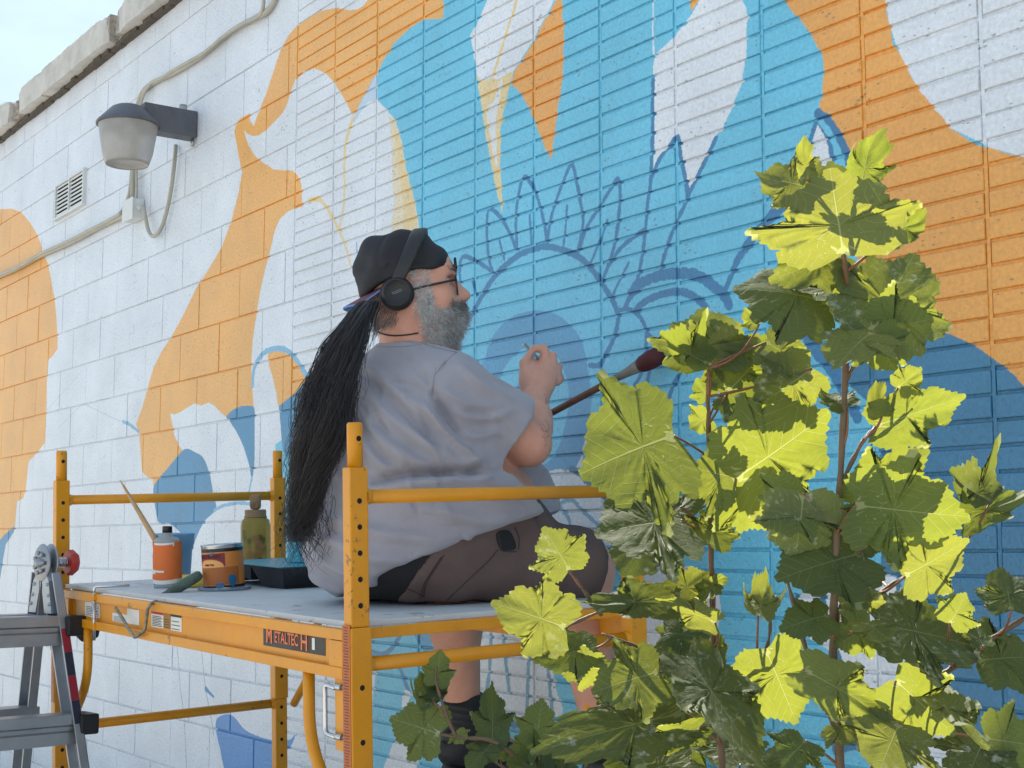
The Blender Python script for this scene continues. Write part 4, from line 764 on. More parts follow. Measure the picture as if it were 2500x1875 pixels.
VEINS = [(0., 1.0), (math.radians(40), .84), (math.radians(-40), .84), (math.radians(78), .60), (math.radians(-78), .60)]
def leaf_mesh(seed, cup, droop, wave, curl, twist):
    rng = random.Random(seed); O = leaf_outline(rng); n = len(O); c = np.array([0., .34]); T = [0, .18, .36, .52, .66, .78, .88, .95, 1.]
    V2 = [c]+[c+(o-c)*t for t in T[1:] for o in O]; ph = [rng.uniform(0, 6.28) for _ in range(6)]
    V = []; vs_, vd_ = [], []
    for p in V2:
        x, y = p; rr = math.hypot(x, y); best = (9, 0)
        for a, L in VEINS:
            s = x*math.sin(a)+y*math.cos(a); d = abs(x*math.cos(a)-y*math.sin(a)) if s > 0 else rr
            if d < best[0]: best = (d, max(s, 0)/L)
        d, s = best; ang = math.atan2(x, y)
        z = cup*(d*.55)+cup*.35*x*x-droop*(y-.1)**2*(1 if y > .1 else .3)+wave*rr*rr*(math.sin(5*ang+ph[0])+.6*math.sin(9*ang+ph[1])+.4*math.sin(15*ang+ph[2]))
        z += .007*math.sin(46*(s-.8*d))*min(1, d*9)                          # quilting between the side veins
        z += curl*max(0, rr-.62)**2*4*(1+.7*math.sin(3*ang+ph[3]))
        xx = x*(1-.22*abs(curl)*max(0, rr-.5)); tw = twist*(y-.3); V.append((xx*math.cos(tw)-z*math.sin(tw), y-.12*droop*y*y, z*math.cos(tw)+xx*math.sin(tw))); vs_.append(s); vd_.append(d)
    F = [(0, 1+k, 1+(k+1) % n) for k in range(n)]+[(1+(i-1)*n+k, 1+i*n+k, 1+i*n+(k+1) % n, 1+(i-1)*n+(k+1) % n) for i in range(1, len(T)-1) for k in range(n)]
    me = bpy.data.meshes.new('leaf'); me.from_pydata(V, [], F); me.polygons.foreach_set('use_smooth', [True]*len(F))
    for nm, dat in (('vein_along', vs_), ('vein_off', vd_)):
        at = me.attributes.new(nm, 'FLOAT', 'POINT'); at.data.foreach_set('value', dat)
    me.materials.append(m_leaf); me.update(); return me
m_leaf = bpy.data.materials.new('sycamore_leaf'); m_leaf.use_nodes = True; nt = m_leaf.node_tree; B = nt.nodes['Principled BSDF']
def attr(n): a = N('ShaderNodeAttribute'); a.attribute_name = n; return a.outputs['Fac']
def M(op, a, b=None, c=None):
    n = N('ShaderNodeMath', operation=op)
    for i, v in enumerate((a, b, c)):
        if v is None: continue
        if isinstance(v, (int, float)): n.inputs[i].default_value = v
        else: nt.links.new(v, n.inputs[i])
    return n.outputs[0]
s_, d_ = attr('vein_along'), attr('vein_off')
wv = M('MULTIPLY_ADD', s_, -.011, .0145); mainv = M('SUBTRACT', 1., M('SMOOTHSTEP' if False else 'DIVIDE', d_, wv)); mainv = M('MAXIMUM', mainv, 0.); mainv = M('MINIMUM', M('MULTIPLY', mainv, 2.), 1.)
fr = M('FRACT', M('DIVIDE', M('MULTIPLY_ADD', d_, -.8, s_), .137)); sec = M('SUBTRACT', 1., M('DIVIDE', M('ABSOLUTE', M('SUBTRACT', fr, .5)), .045)); sec = M('MINIMUM', M('MULTIPLY', M('MAXIMUM', sec, 0.), 1.6), .55)
vein = M('MAXIMUM', mainv, sec)
geo = N('ShaderNodeNewGeometry'); oi = N('ShaderNodeObjectInfo'); nz = N('ShaderNodeTexNoise', Scale=34., Detail=4.); nt.links.new(geo.outputs['Position'], nz.inputs['Vector']); nz2 = N('ShaderNodeTexNoise', Scale=170., Detail=3.); nt.links.new(geo.outputs['Position'], nz2.inputs['Vector'])
def mixc(f, a, b):
    n = N('ShaderNodeMixRGB')
    for s__, v in (('Fac', f), ('Color1', a), ('Color2', b)):
        if isinstance(v, tuple): n.inputs[s__].default_value = v
        elif isinstance(v, (int, float)): n.inputs[s__].default_value = v
        else: nt.links.new(v, n.inputs[s__])
    return n.outputs[0]
base = mixc(nz.outputs['Fac'], (.075, .112, .038, 1), (.115, .155, .052, 1)); base = mixc(oi.outputs['Random'], base, (.100, .130, .065, 1)); base = mixc(vein, base, (.26, .29, .16, 1))
sepc = N('ShaderNodeSeparateColor'); nt.links.new(oi.outputs['Color'], sepc.inputs[0]); leaf_shade = sepc.outputs[0]; base = mixc(M('MULTIPLY', leaf_shade, .8), base, mixc(vein, (.034, .056, .030, 1), (.12, .15, .09, 1)))  # shade put into the blade colour, leaf by leaf
# pale woolly fluff on the young blades
fz = M('MULTIPLY', M('MAXIMUM', M('SUBTRACT', M('MULTIPLY', nz.outputs['Fac'], nz2.outputs['Fac']), .33), 0.), 5.); fz = M('MINIMUM', M('MULTIPLY', fz, M('GREATER_THAN', oi.outputs['Random'], .45)), .8); base = mixc(fz, base, (.55, .56, .52, 1))
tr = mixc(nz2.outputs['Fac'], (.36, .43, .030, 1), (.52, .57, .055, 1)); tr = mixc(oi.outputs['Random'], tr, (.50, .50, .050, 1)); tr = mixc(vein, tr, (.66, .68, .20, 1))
tr = mixc(M('MULTIPLY', leaf_shade, .8), tr, (.12, .16, .025, 1)); nt.links.new(base, B.inputs['Base Color']); B.inputs['Roughness'].default_value = .66; B.inputs['Specular IOR Level'].default_value = .25  # the same painted shade dims the see-through colour
tl = N('ShaderNodeBsdfTranslucent'); nt.links.new(tr, tl.inputs['Color']); mxs = N('ShaderNodeMixShader'); mxs.inputs['Fac'].default_value = .37
out = nt.nodes['Material Output']; nt.links.new(B.outputs[0], mxs.inputs[1]); nt.links.new(tl.outputs[0], mxs.inputs[2]); nt.links.new(mxs.outputs[0], out.inputs['Surface'])
hb = M('ADD', M('MULTIPLY', vein, -.6), M('MULTIPLY', nz2.outputs['Fac'], .5)); bp = N('ShaderNodeBump', Strength=.5, Distance=.002); nt.links.new(hb, bp.inputs['Height']); nt.links.new(bp.outputs[0], B.inputs['Normal']); nt.links.new(bp.outputs[0], tl.inputs['Normal'])
leaf_var = {}
for k, pr in enumerate([(.05, .10, .022, 0, 0), (.08, .18, .030, .03, .08), (-.07, .14, .030, 0, -.12), (.14, .10, .036, .05, .15), (-.10, .24, .042, .05, .1), (.06, .05, .05, .08, -.25), (.26, .32, .05, .2, .45), (.18, -.25, .06, .25, -.5), (.5, .3, .10, .8, .3), (.8, -.3, .12, 1.0, -.5)]): leaf_var[k] = leaf_mesh(100+k, *pr)
FL, CURLY = [0, 1, 2, 3, 4, 5], [8, 9]
m_stem = mat('sapling_stem', srgb(104, 84, 62), .6, bump=.5, bscale=150, vary=.25, vscale=40); m_pet = mat('leaf_stalk', srgb(126, 84, 58), .5, vary=.2, vscale=60)
FS = 1.13020
def pdepth(xs, Y): return Y          # each sapling stands about as far away as its own stem
SEG = {}
def stem(plant, pts, r0, r1, name='stem'):
    P = smooth_line([at_depth(x*FS, y*FS, pdepth(x*FS, Y)) for x, y, Y in pts], 6); b = MB(); n = len(P)
    b.tube(P, [r0+(r1-r0)*i/(n-1)+(.0006*math.sin(i*2.1)) for i in range(n)], 9); b.build(name, m_stem, plant, plant['_inv'] if False else Matrix.Translation(-Vector(plant.location))); SEG.setdefault(plant.name, []).extend(P)
def leaf(plant, bx_, by_, tx_, ty_, w, Y, kind='L', var=None, az=None, pet=True):
    tilt = {'L': -10, 'M': 8, 'O': 28, 'D': 48, 'W': 74}[kind]+rnd.uniform(-6, 6); az = rnd.uniform(-15, 15) if az is None else az
    bx_, by_, tx_, ty_ = [v*FS for v in (bx_, by_, tx_, ty_)]; w *= FS; d0 = pdepth(bx_, Y); Bp = at_depth(bx_, by_, d0)
    hz = -np.array([CF[0], CF[1], 0]); hz /= np.linalg.norm(hz); a = math.radians(az); hz = np.array([hz[0]*math.cos(a)-hz[1]*math.sin(a), hz[0]*math.sin(a)+hz[1]*math.cos(a), 0])
    for _ in range(6):
        t = math.radians(tilt); nn = hz*math.cos(t)+np.array([0, 0, math.sin(t)]); r = ray(tx_, ty_); den = r@nn
        Tp = CC+r*(((Bp-CC)@nn)/den); L = np.linalg.norm(Tp-Bp); Lf = math.hypot(tx_-bx_, ty_-by_)*d0/FPX
        if den < -.12 and L < 2.0*Lf: break
        tilt *= .75
    ax_ = (Tp-Bp)/L; sd = np.cross(ax_, nn); sd /= np.linalg.norm(sd)
    u1, v1, _ = proj(Bp+sd*.01); ex = np.array([u1-bx_, v1-by_])/.01; e = np.array([tx_-bx_, ty_-by_]); e /= np.linalg.norm(e); pw = abs(ex[0]*-e[1]+ex[1]*e[0])
    sx = min(w*1.03/max(pw, 300), L*1.8)/1.30; L *= 1.02; sz = .5*(L+sx)
    me = leaf_var[var if var is not None else rnd.choice(FL)]; sg = 1 if rnd.random() < .5 else -1
    if nn@np.array([0, 0, 1.]) < -.05 and False: sz = -sz
    Mx = Matrix(((sd[0]*sx*sg, ax_[0]*L, nn[0]*sz, Bp[0]), (sd[1]*sx*sg, ax_[1]*L, nn[1]*sz, Bp[1]), (sd[2]*sx*sg, ax_[2]*L, nn[2]*sz, Bp[2]), (0, 0, 0, 1)))
    o = link('leaf', me, plant, Matrix.Translation(-Vector(plant.location))@Mx)
    shade_amt = {'L': .0, 'M': .1, 'O': .3, 'D': .8, 'W': .3}[kind]; o.color = (shade_amt, shade_amt, shade_amt, 1)          # leaves meant to look shaded are coloured darker and less translucent
    if pet and plant.name in SEG:
        S_ = np.array(SEG[plant.name]); D_ = np.linalg.norm(S_-Bp-np.array([0, 0, -.03]), axis=1); q = S_[int(D_.argmin())]; dd = np.linalg.norm(q-Bp)
        if dd < .13:
            mid = (q+Bp)/2-ax_*dd*.18-np.array([0, 0, .12*dd]); P = [(1-t)**2*q+2*t*(1-t)*mid+t*t*Bp for t in np.linspace(0, 1, 8)]
            b = MB(); b.tube(P, [.0017, .0015, .0014, .0013, .0012, .0012, .0011, .0011], 7); b.build('leaf_stalk', m_pet, plant, Matrix.Translation(-Vector(plant.location)))
    return o
def sapling(label, x, Y):
    P = at_depth(x*FS, 1659*FS, pdepth(x*FS, Y)); return empty('sycamore_sapling', label, 'sapling', loc=(P[0], P[1], ground_z(P[0], P[1])))
YA, YB = 1.30, 1.46
pa = sapling('tall young sycamore sapling with sunlit lobed leaves', 1815, YA)
base_ = lambda x, Y: [(x, 2900, Y), (x, 2200, Y)]
stem(pa, base_(1835, YA)+[(1815, 1659, YA), (1800, 1450, YA), (1803, 1250, YA), (1812, 1100, YA), (1825, 830, YA), (1830, 640, YA), (1822, 548, YA), (1815, 470, YA), (1822, 400, YA)], .0046, .0018)
stem(pa, [(1803, 1400, YA), (1830, 1355, YA), (1875, 1300, YA+.02), (1954, 1245, YA+.03)], .0028, .0016, 'twig'); stem(pa, [(1808, 1110, YA), (1848, 1090, YA), (1890, 1040, YA)], .0026, .0014, 'twig')
stem(pa, [(1835, 1800, YA), (1900, 1630, YA), (1940, 1563, YA+.02), (1996, 1494, YA+.03), (2060, 1440, YA+.03), (2119, 1395, YA+.03), (2230, 1325, YA+.03)], .0042, .0024, 'twig'); stem(pa, [(1800, 1560, YA), (1770, 1470, YA), (1740, 1400, YA+.02), (1700, 1250, YA+.03)], .0030, .0016, 'twig'); stem(pa, [(1828, 820, YA), (1860, 760, YA), (1885, 715, YA)], .0022, .0014, 'twig')
stem(pa, [(1815, 1050, YA), (1860, 960, YA), (1892, 921, YA+.01), (1950, 850, YA+.02)], .0022, .0012, 'twig')
A = lambda *a, **k: leaf(pa, *a, **k)
A(1822, 548, 1795, 372, 310, YA-.02, 'L', 1, -8); A(1750, 408, 1634, 368, 120, YA, 'O', 6); A(1812, 450, 1795, 350, 120, YA+.02, 'O', 3); A(1858, 402, 1888, 292, 90, YA, 'M', 8, 10); A(1745, 388, 1730, 300, 46, YA, 'L', 8); A(1790, 652, 1600, 606, 170, YA+.01, 'D', 2, 10)
A(1885, 717, 1975, 548, 250, YA-.03, 'O', 3, 12); A(1885, 715, 2015, 690, 150, YA-.02, 'L', 1, 5); A(1884, 716, 1930, 795, 120, YA-.03, 'L', 5, 0); A(1884, 718, 1808, 768, 110, YA-.04, 'W', 4, 0); A(1838, 645, 1745, 578, 105, YA, 'W', 3, 0); A(1826, 640, 1822, 575, 60, YA+.01, 'L', 5)
A(1930, 500, 2000, 470, 80, YA-.01, 'M', 8); A(1822, 550, 1675, 590, 110, YA+.02, 'O', 4, 5)
A(1892, 921, 2082, 858, 120, YA, 'L', 1, 0); A(1940, 838, 1990, 798, 70, YA, 'L', 8); A(1905, 900, 1880, 845, 60, YA, 'O', 9); A(1830, 880, 1775, 838, 55, YA, 'D', 6)
A(1848, 1091, 2086, 1120, 200, YA-.02, 'L', 0, -6); A(1850, 1088, 2005, 978, 130, YA, 'L', 1, 6); A(1955, 1245, 2088, 1172, 130, YA-.01, 'L', 3, 0); A(1862, 1195, 1690, 1238, 170, YA, 'D', 0, 0); A(1860, 1190, 1900, 1150, 60, YA, 'D', 5)
A(1735, 1068, 1722, 1205, 190, YA-.01, 'L', 1, 0); A(1740, 1068, 1655, 1130, 150, YA, 'M', 2, 5); A(1815, 1110, 1865, 1160, 70, YA, 'L', 4)
A(1896, 1349, 2122, 1386, 160, YA, 'D', 0, 14); A(2052, 1346, 2090, 1286, 90, YA-.01, 'L', 1); A(1880, 1352, 1808, 1395, 105, YA-.01, 'L', 3); A(1870, 1345, 1925, 1375, 60, YA-.02, 'W', 6); A(1790, 1330, 1690, 1345, 90, YA-.02, 'D', 4); A(1815, 1305, 1890, 1285, 70, YA, 'M', 6); A(1860, 1290, 1910, 1300, 46, YA, 'L', 5)
A(1736, 1446, 1945, 1560, 110, YA-.02, 'M', 6, 0); A(1935, 1470, 2062, 1588, 140, YA-.03, 'L', 1, 0); A(1942, 1563, 1900, 1665, 185, YA-.03, 'O', 0, 0); A(2111, 1428, 2262, 1408, 150, YA+.01, 'D', 1, 5); A(2126, 1595, 2085, 1690, 170, YA, 'D', 0); A(2128, 1595, 2245, 1612, 140, YA-.01, 'M', 2); A(2185, 1318, 2166, 1226, 120, YA, 'D', 3)
A(1995, 1490, 2140, 1600, 55, YA-.01, 'W', 6); A(2080, 1128, 2232, 1048, 75, YA+.01, 'O', 6); A(2140, 1082, 2058, 1044, 90, YA+.01, 'D', 9); A(2010, 1480, 1975, 1430, 50, YA, 'W', 7); A(2125, 1395, 2095, 1350, 46, YA, 'W', 5); A(2100, 1405, 2085, 1435, 40, YA, 'W', 6)
A(1800, 1560, 1850, 1600, 90, YA, 'O', 5); A(1740, 1600, 1690, 1650, 110, YA, 'D', 0);
pb = sapling('shorter young sycamore sapling between the scaffold post and the tall sapling', 1560, YB)
stem(pb, base_(1575, YB)+[(1560, 1659, YB), (1545, 1500, YB), (1540, 1300, YB), (1537, 1200, YB), (1530, 950, YB), (1530, 795, YB)], .0042, .0017); stem(pb, [(1537, 1180, YB), (1500, 1120, YB), (1470, 1095, YB-.01)], .0024, .0013, 'twig'); stem(pb, [(1540, 1320, YB), (1460, 1300, YB), (1330, 1310, YB), (1222, 1355, YB)], .0030, .0014, 'twig')
stem(pb, [(1545, 1500, YB), (1480, 1460, YB), (1380, 1400, YB), (1300, 1370, YB)], .0030, .0016, 'twig'); stem(pb, [(1300, 1330, YB), (1250, 1260, YB), (1228, 1232, YB)], .0020, .0013, 'twig'); stem(pb, [(1545, 1480, YB), (1610, 1420, YB), (1655, 1400, YB), (1665, 1330, YB)], .0026, .0014, 'twig')
Bf = lambda *a, **k: leaf(pb, *a, **k)
Bf(1530, 792, 1515, 668, 200, YB, 'O', 3, 0); Bf(1528, 785, 1432, 738, 80, YB, 'O', 9); Bf(1535, 790, 1600, 700, 150, YB+.01, 'M', 2, 8); Bf(1572, 848, 1686, 722, 150, YB, 'M', 1, 0); Bf(1754, 796, 1632, 882, 140, YB-.01, 'L', 0, 0); Bf(1655, 740, 1745, 790, 110, YB, 'O', 4); Bf(1560, 850, 1640, 870, 90, YB+.01, 'D', 5); Bf(1640, 700, 1610, 668, 60, YB, 'M', 8)
Bf(1456, 941, 1262, 1010, 290, YB-.02, 'O', 0, -10); Bf(1590, 1034, 1790, 900, 250, YB-.03, 'L', 1, 4); Bf(1590, 1034, 1500, 1010, 170, YB-.03, 'M', 2, 0); Bf(1595, 1036, 1660, 1140, 170, YB-.02, 'L', 3); Bf(1471, 1123, 1298, 1136, 185, YB-.02, 'D', 0, 6); Bf(1532, 1176, 1555, 1090, 105, YB-.02, 'O', 1); Bf(1500, 1115, 1400, 1082, 110, YB+.01, 'D', 6); Bf(1530, 860, 1505, 820, 55, YB, 'M', 5); Bf(1530, 900, 1490, 925, 70, YB, 'L', 6); Bf(1530, 830, 1560, 800, 50, YB, 'M', 5)
Bf(1222, 1356, 1072, 1302, 150, YB-.01, 'M', 3, 10); Bf(1230, 1232, 1176, 1142, 110, YB, 'M', 2, 0); Bf(1446, 1303, 1236, 1292, 75, YB-.02, 'D', 6, 0); Bf(1545, 1345, 1420, 1295, 60, YB-.03, 'L', 6, 0); Bf(1286, 1400, 1160, 1420, 90, YB, 'D', 2); Bf(1422, 1452, 1288, 1488, 150, YB-.03, 'O', 0, 0); Bf(1300, 1445, 1205, 1440, 80, YB-.01, 'L', 5)
Bf(1478, 1540, 1168, 1608, 150, YB-.02, 'D', 0, 0); Bf(1486, 1420, 1640, 1636, 130, YB-.03, 'D', 3, 0); Bf(1510, 1575, 1340, 1628, 55, YB-.04, 'M', 6, 0); Bf(1490, 1640, 1290, 1690, 160, YB-.01, 'D', 1, 0); Bf(1654, 1403, 1720, 1558, 165, YB-.02, 'L', 0, 0); Bf(1460, 1285, 1530, 1240, 90, YB-.02, 'O', 5); Bf(1638, 1330, 1655, 1262, 80, YB-.02, 'W', 8); Bf(1600, 1650, 1560, 1560, 130, YB+.02, 'D', 1); Bf(1640, 1640, 1700, 1690, 150, YB, 'D', 4)
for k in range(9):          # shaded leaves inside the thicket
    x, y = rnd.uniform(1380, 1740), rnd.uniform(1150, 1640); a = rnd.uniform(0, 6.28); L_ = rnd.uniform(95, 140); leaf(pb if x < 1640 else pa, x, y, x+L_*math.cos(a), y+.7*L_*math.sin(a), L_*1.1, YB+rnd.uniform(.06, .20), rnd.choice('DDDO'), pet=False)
for k in range(8):
    x, y = rnd.choice([(1830, 700), (1815, 900), (1806, 1180), (1803, 1350), (1530, 880), (1535, 1010), (1540, 1260), (1545, 1420), (1806, 1480), (1640, 1500), (1700, 1300)]); a = rnd.uniform(0, 6.28); L_ = rnd.uniform(30, 52); leaf(pb if x < 1640 else pa, x, y, x+L_*math.cos(a), y+L_*math.sin(a), L_*1.1, YB-.01, rnd.choice('LMOW'), rnd.choice((5, 6, 7, 8)))
YC = 2.6
pc = sapling('low shaded sycamore shoot with fuzzy leaves below the scaffold deck', 1190, YC)
stem(pc, base_(1240, YC)+[(1175, 1700, YC), (1120, 1640, YC), (1060, 1600, YC), (1000, 1594, YC), (950, 1586, YC)], .008, .0024); stem(pc, [(985, 1592, YC), (965, 1545, YC), (942, 1474, YC), (944, 1440, YC)], .0035, .002, 'twig'); stem(pc, [(1150, 1690, YC), (1062, 1640, YC), (1064, 1606, YC)], .003, .002, 'twig'); stem(pc, [(1180, 1690, YC), (1165, 1640, YC), (1158, 1602, YC)], .003, .002, 'twig')
Cf = lambda *a, **k: leaf(pc, *a, **k)
Cf(950, 1586, 848, 1552, 130, YC, 'M', 3, 0); Cf(942, 1478, 952, 1406, 62, YC, 'M', 1); Cf(940, 1520, 905, 1480, 70, YC, 'D', 9); Cf(935, 1510, 965, 1470, 40, YC, 'D', 8); Cf(1064, 1608, 1064, 1475, 80, YC, 'D', 6, 0); Cf(1062, 1606, 1010, 1660, 60, YC, 'D', 3); Cf(1158, 1604, 1172, 1512, 85, YC, 'M', 2); Cf(1158, 1604, 1092, 1640, 60, YC, 'M', 1); Cf(985, 1580, 1000, 1605, 44, YC, 'L', 5); Cf(1080, 1640, 1090, 1610, 30, YC, 'M', 5); Cf(1190, 1670, 1110, 1660, 90, YC-.02, 'D', 9); Cf(1200, 1680, 1230, 1630, 90, YC-.02, 'D', 8); Cf(1190, 1690, 1260, 1690, 110, YC, 'D', 4)

# ------------------------------------------------------------------ the painter: signed-distance body, clothing over it
class Field:
    def __init__(s, lo, hi, h):
        s.o = np.array(lo, float); s.h = h; n = np.ceil((np.array(hi)-s.o)/h).astype(int)+1; s.f = np.full(n, 1., np.float32)
        s.ax = [(s.o[i]+np.arange(n[i])*h).astype(np.float32) for i in range(3)]
    def _sub(s, lo, hi):
        sl = []
        for i in range(3):
            a = max(0, int((lo[i]-s.o[i])/s.h)); b = min(len(s.ax[i]), int((hi[i]-s.o[i])/s.h)+2); sl.append(slice(a, max(a, b)))
        X, Y, Z = np.meshgrid(s.ax[0][sl[0]], s.ax[1][sl[1]], s.ax[2][sl[2]], indexing='ij'); return tuple(sl), X, Y, Z
    def _mix(s, sl, d, k, op='u'):
        f = s.f[sl]
        if op == 'u': hh = np.maximum(k-np.abs(f-d), 0)/k; s.f[sl] = np.minimum(f, d)-hh*hh*k*.25
        else: d = -d; hh = np.maximum(k-np.abs(f-d), 0)/k; s.f[sl] = np.maximum(f, d)+hh*hh*k*.25
    def cone(s, a, b, ra, rb, k=.02, op='u'):
        a, b = np.asarray(a, float), np.asarray(b, float); m = max(ra, rb)+k+.01; sl, X, Y, Z = s._sub(np.minimum(a, b)-m, np.maximum(a, b)+m)
        if X.size == 0: return
        d = b-a; t = np.clip(((X-a[0])*d[0]+(Y-a[1])*d[1]+(Z-a[2])*d[2])/(d@d+1e-9), 0, 1)
        s._mix(sl, np.sqrt((X-a[0]-t*d[0])**2+(Y-a[1]-t*d[1])**2+(Z-a[2]-t*d[2])**2)-(ra+(rb-ra)*t), k, op)
    def ell(s, c, r, R=None, k=.02, op='u'):
        c, r = np.asarray(c, float), np.asarray(r, float); m = r.max()+k+.01; sl, X, Y, Z = s._sub(c-m, c+m)
        if X.size == 0: return
        P = np.stack([X-c[0], Y-c[1], Z-c[2]], -1)
        if R is not None: P = P@np.asarray(R, np.float32)
        k0 = np.linalg.norm(P/r.astype(np.float32), axis=-1); k1 = np.linalg.norm(P/(r*r).astype(np.float32), axis=-1)+1e-6; s._mix(sl, k0*(k0-1)/k1, k, op)
    def cut(s, p, n, k=.006):
        """keep the side n points to"""
        p, n = np.asarray(p, float), np.asarray(n, float); n = n/np.linalg.norm(n); X, Y, Z = np.meshgrid(*s.ax, indexing='ij')
        d = -((X-p[0])*n[0]+(Y-p[1])*n[1]+(Z-p[2])*n[2]); hh = np.maximum(k-np.abs(s.f-d), 0)/k; s.f = np.maximum(s.f, d)+hh*hh*k*.25
    def net(s, smooth=2):
        f = s.f; sg = f < 0; n = np.array(f.shape); c = np.zeros(n-1, np.int8); CO = [(i, j, k) for i in (0, 1) for j in (0, 1) for k in (0, 1)]
        for i, j, k in CO: c += sg[i:n[0]-1+i, j:n[1]-1+j, k:n[2]-1+k]
        I = np.argwhere((c > 0) & (c < 8)); ix = np.full(n-1, -1, np.int32); ix[tuple(I.T)] = np.arange(len(I))
        val = {q: f[I[:, 0]+q[0], I[:, 1]+q[1], I[:, 2]+q[2]] for q in CO}; acc = np.zeros((len(I), 3)); cnt = np.zeros(len(I))
        for a in CO:
            for ax in range(3):
                if a[ax] == 0:
                    b = tuple(v+(1 if i == ax else 0) for i, v in enumerate(a)); va, vb = val[a], val[b]; m = (va < 0) != (vb < 0); t = va[m]/(va[m]-vb[m]); p = np.tile(np.array(a, float), (m.sum(), 1)); p[:, ax] += t; acc[m] += p; cnt[m] += 1
        V = s.o+(I+acc/cnt[:, None])*s.h; F = []
        for ax in range(3):
            u, v = (ax+1) % 3, (ax+2) % 3; sl0 = [slice(None)]*3; sl1 = [slice(None)]*3; sl0[ax] = slice(0, -1); sl1[ax] = slice(1, None); a, b = sg[tuple(sl0)], sg[tuple(sl1)]
            E = np.argwhere(a != b); ok = (E[:, u] > 0) & (E[:, v] > 0) & (E[:, u] < n[u]-1) & (E[:, v] < n[v]-1); E = E[ok]; w = a[tuple(E.T)]
            def id_(du, dv):
                q = E.copy(); q[:, u] += du; q[:, v] += dv; return ix[tuple(q.T)]
            Q = np.stack([id_(-1, -1), id_(0, -1), id_(0, 0), id_(-1, 0)], 1); Q[~w] = Q[~w][:, ::-1]; F.append(Q)
        F = np.concatenate(F); F = F[(F >= 0).all(1)]
        for _ in range(smooth): V = lap(V, F, .5)
        return V, F
def lap(V, F, w):
    E = np.concatenate([F[:, [0, 1]], F[:, [1, 2]], F[:, [2, 3]], F[:, [3, 0]]]); S_ = np.zeros_like(V); C_ = np.zeros(len(V))
    np.add.at(S_, E[:, 0], V[E[:, 1]]); np.add.at(C_, E[:, 0], 1); np.add.at(S_, E[:, 1], V[E[:, 0]]); np.add.at(C_, E[:, 1], 1); return V+(S_/np.maximum(C_, 1)[:, None]-V)*w
def normals(V, F):
    n = np.cross(V[F[:, 2]]-V[F[:, 0]], V[F[:, 3]]-V[F[:, 1]]); N_ = np.zeros_like(V)
    for k in range(4): np.add.at(N_, F[:, k], n)
    return N_/(np.linalg.norm(N_, axis=1)[:, None]+1e-12)
def netmesh(name, V, F, m, parent, off):
    me = bpy.data.meshes.new(name); me.from_pydata((V-off).tolist(), [], F.tolist()); me.polygons.foreach_set('use_smooth', [True]*len(F))
    for q in (m if isinstance(m, (list, tuple)) else [m]): me.materials.append(q)
    me.update(); return link(name, me, parent)
def bvh(V, F): return BVHTree.FromPolygons([Vector(v) for v in V], F.tolist())
def hit(tree, x, y, off=0.):
    r = Vector(ray(x, y)).normalized(); p, nrm, i, d = tree.ray_cast(Vector(CC), r)
    return None if p is None else (np.array(p)+np.array(nrm)*off, np.array(nrm))

def band(name, tree, o, pts, w, off, m, par, flat=.35):
    P = [hit(tree, o[0]+x*o[2], o[1]+y*o[2], off) for x, y in smooth_line([np.array(p) for p in pts], 5)]; P = [p[0] for p in P if p]
    if len(P) > 2: b = MB(); b.tube(P, w, 6); b.build(name, m, par, Matrix.Translation(-Vector(P0)))
DKZ = S(1.36, .38, DZ)[2]; P0 = np.array([-2.90, -.60, DKZ]); rel = lambda x, y, z: P0+np.array([x, y, z])
man = empty('person', 'person in grey t-shirt and backwards black cap sitting on the scaffold deck, painting', 'person', loc=tuple(P0))
m_skin = mat('skin', srgb(214, 156, 134), .52, bump=.10, bscale=220, vary=.10, vscale=26, spec=.4); bsdf(m_skin).inputs['Subsurface Weight'].default_value = .12; bsdf(m_skin).inputs['Subsurface Radius'].default_value = (.02, .008, .004)
# joints
shR, elR, wrR = rel(.175, -.025, .472), rel(.220, .158, .360), at_depth(1309, 966, 3.49); shL, elL, wrL = rel(-.175, -.02, .475), rel(-.26, .16, .33), rel(-.30, .36, .375)
hpR, knR, anR = rel(.12, .0, .105), rel(.19, .335, .07), rel(.215, .395, -.37); hpL, knL, anL = rel(-.13, .0, .105), rel(-.375, .36, .06), rel(-.385, .385, -.37)
ha = math.radians(58); hpit = math.radians(7); hf = np.array([math.cos(ha)*math.cos(hpit), math.sin(ha)*math.cos(hpit), math.sin(hpit)]); hr = np.array([math.sin(ha), -math.cos(ha), 0]); hu = np.cross(hr, hf); HC_ = np.array([-2.878, -.632, 1.943]); HR = np.stack([hf, hr, hu], 1)
HS = .915; hd = lambda f, r, u: HC_+(hf*f+hr*r+hu*u)*HS
nk = rel(.005, .0, .595)

def torso(F, g=0., k=.06):
    F.ell(rel(0, -.01, .12), (.255+g, .255+g, .15+g), k=k); F.ell(rel(0, .05, .235), (.268+g, .268+g, .175+g), k=k); F.ell(rel(0, -.02, .30), (.255+g, .225+g, .20+g), k=k); F.ell(rel(0, -.02, .405), (.225+g, .178+g, .165+g), k=k)
    F.cone(shL+(.03, 0, 0), shR-(.03, 0, 0), .088+g, .088+g, k=.07); F.cone(rel(0, -.03, .485), nk+np.array([0, .0, -.015]), .130+g*.6, .086+g*.4, k=.07)
body = Field((-3.50, -.95, .74), (-2.57, -.02, 2.09), .0041)
torso(body, -.032)
body.cone(shR, elR, .068, .050, .03); body.cone(elR, elR*.5+wrR*.5, .048, .044, .02); body.cone(elR*.66+wrR*.34, wrR, .047, .029, .02)
body.cone(shL, elL, .070, .058, .03); body.cone(elL, wrL, .055, .029, .02)
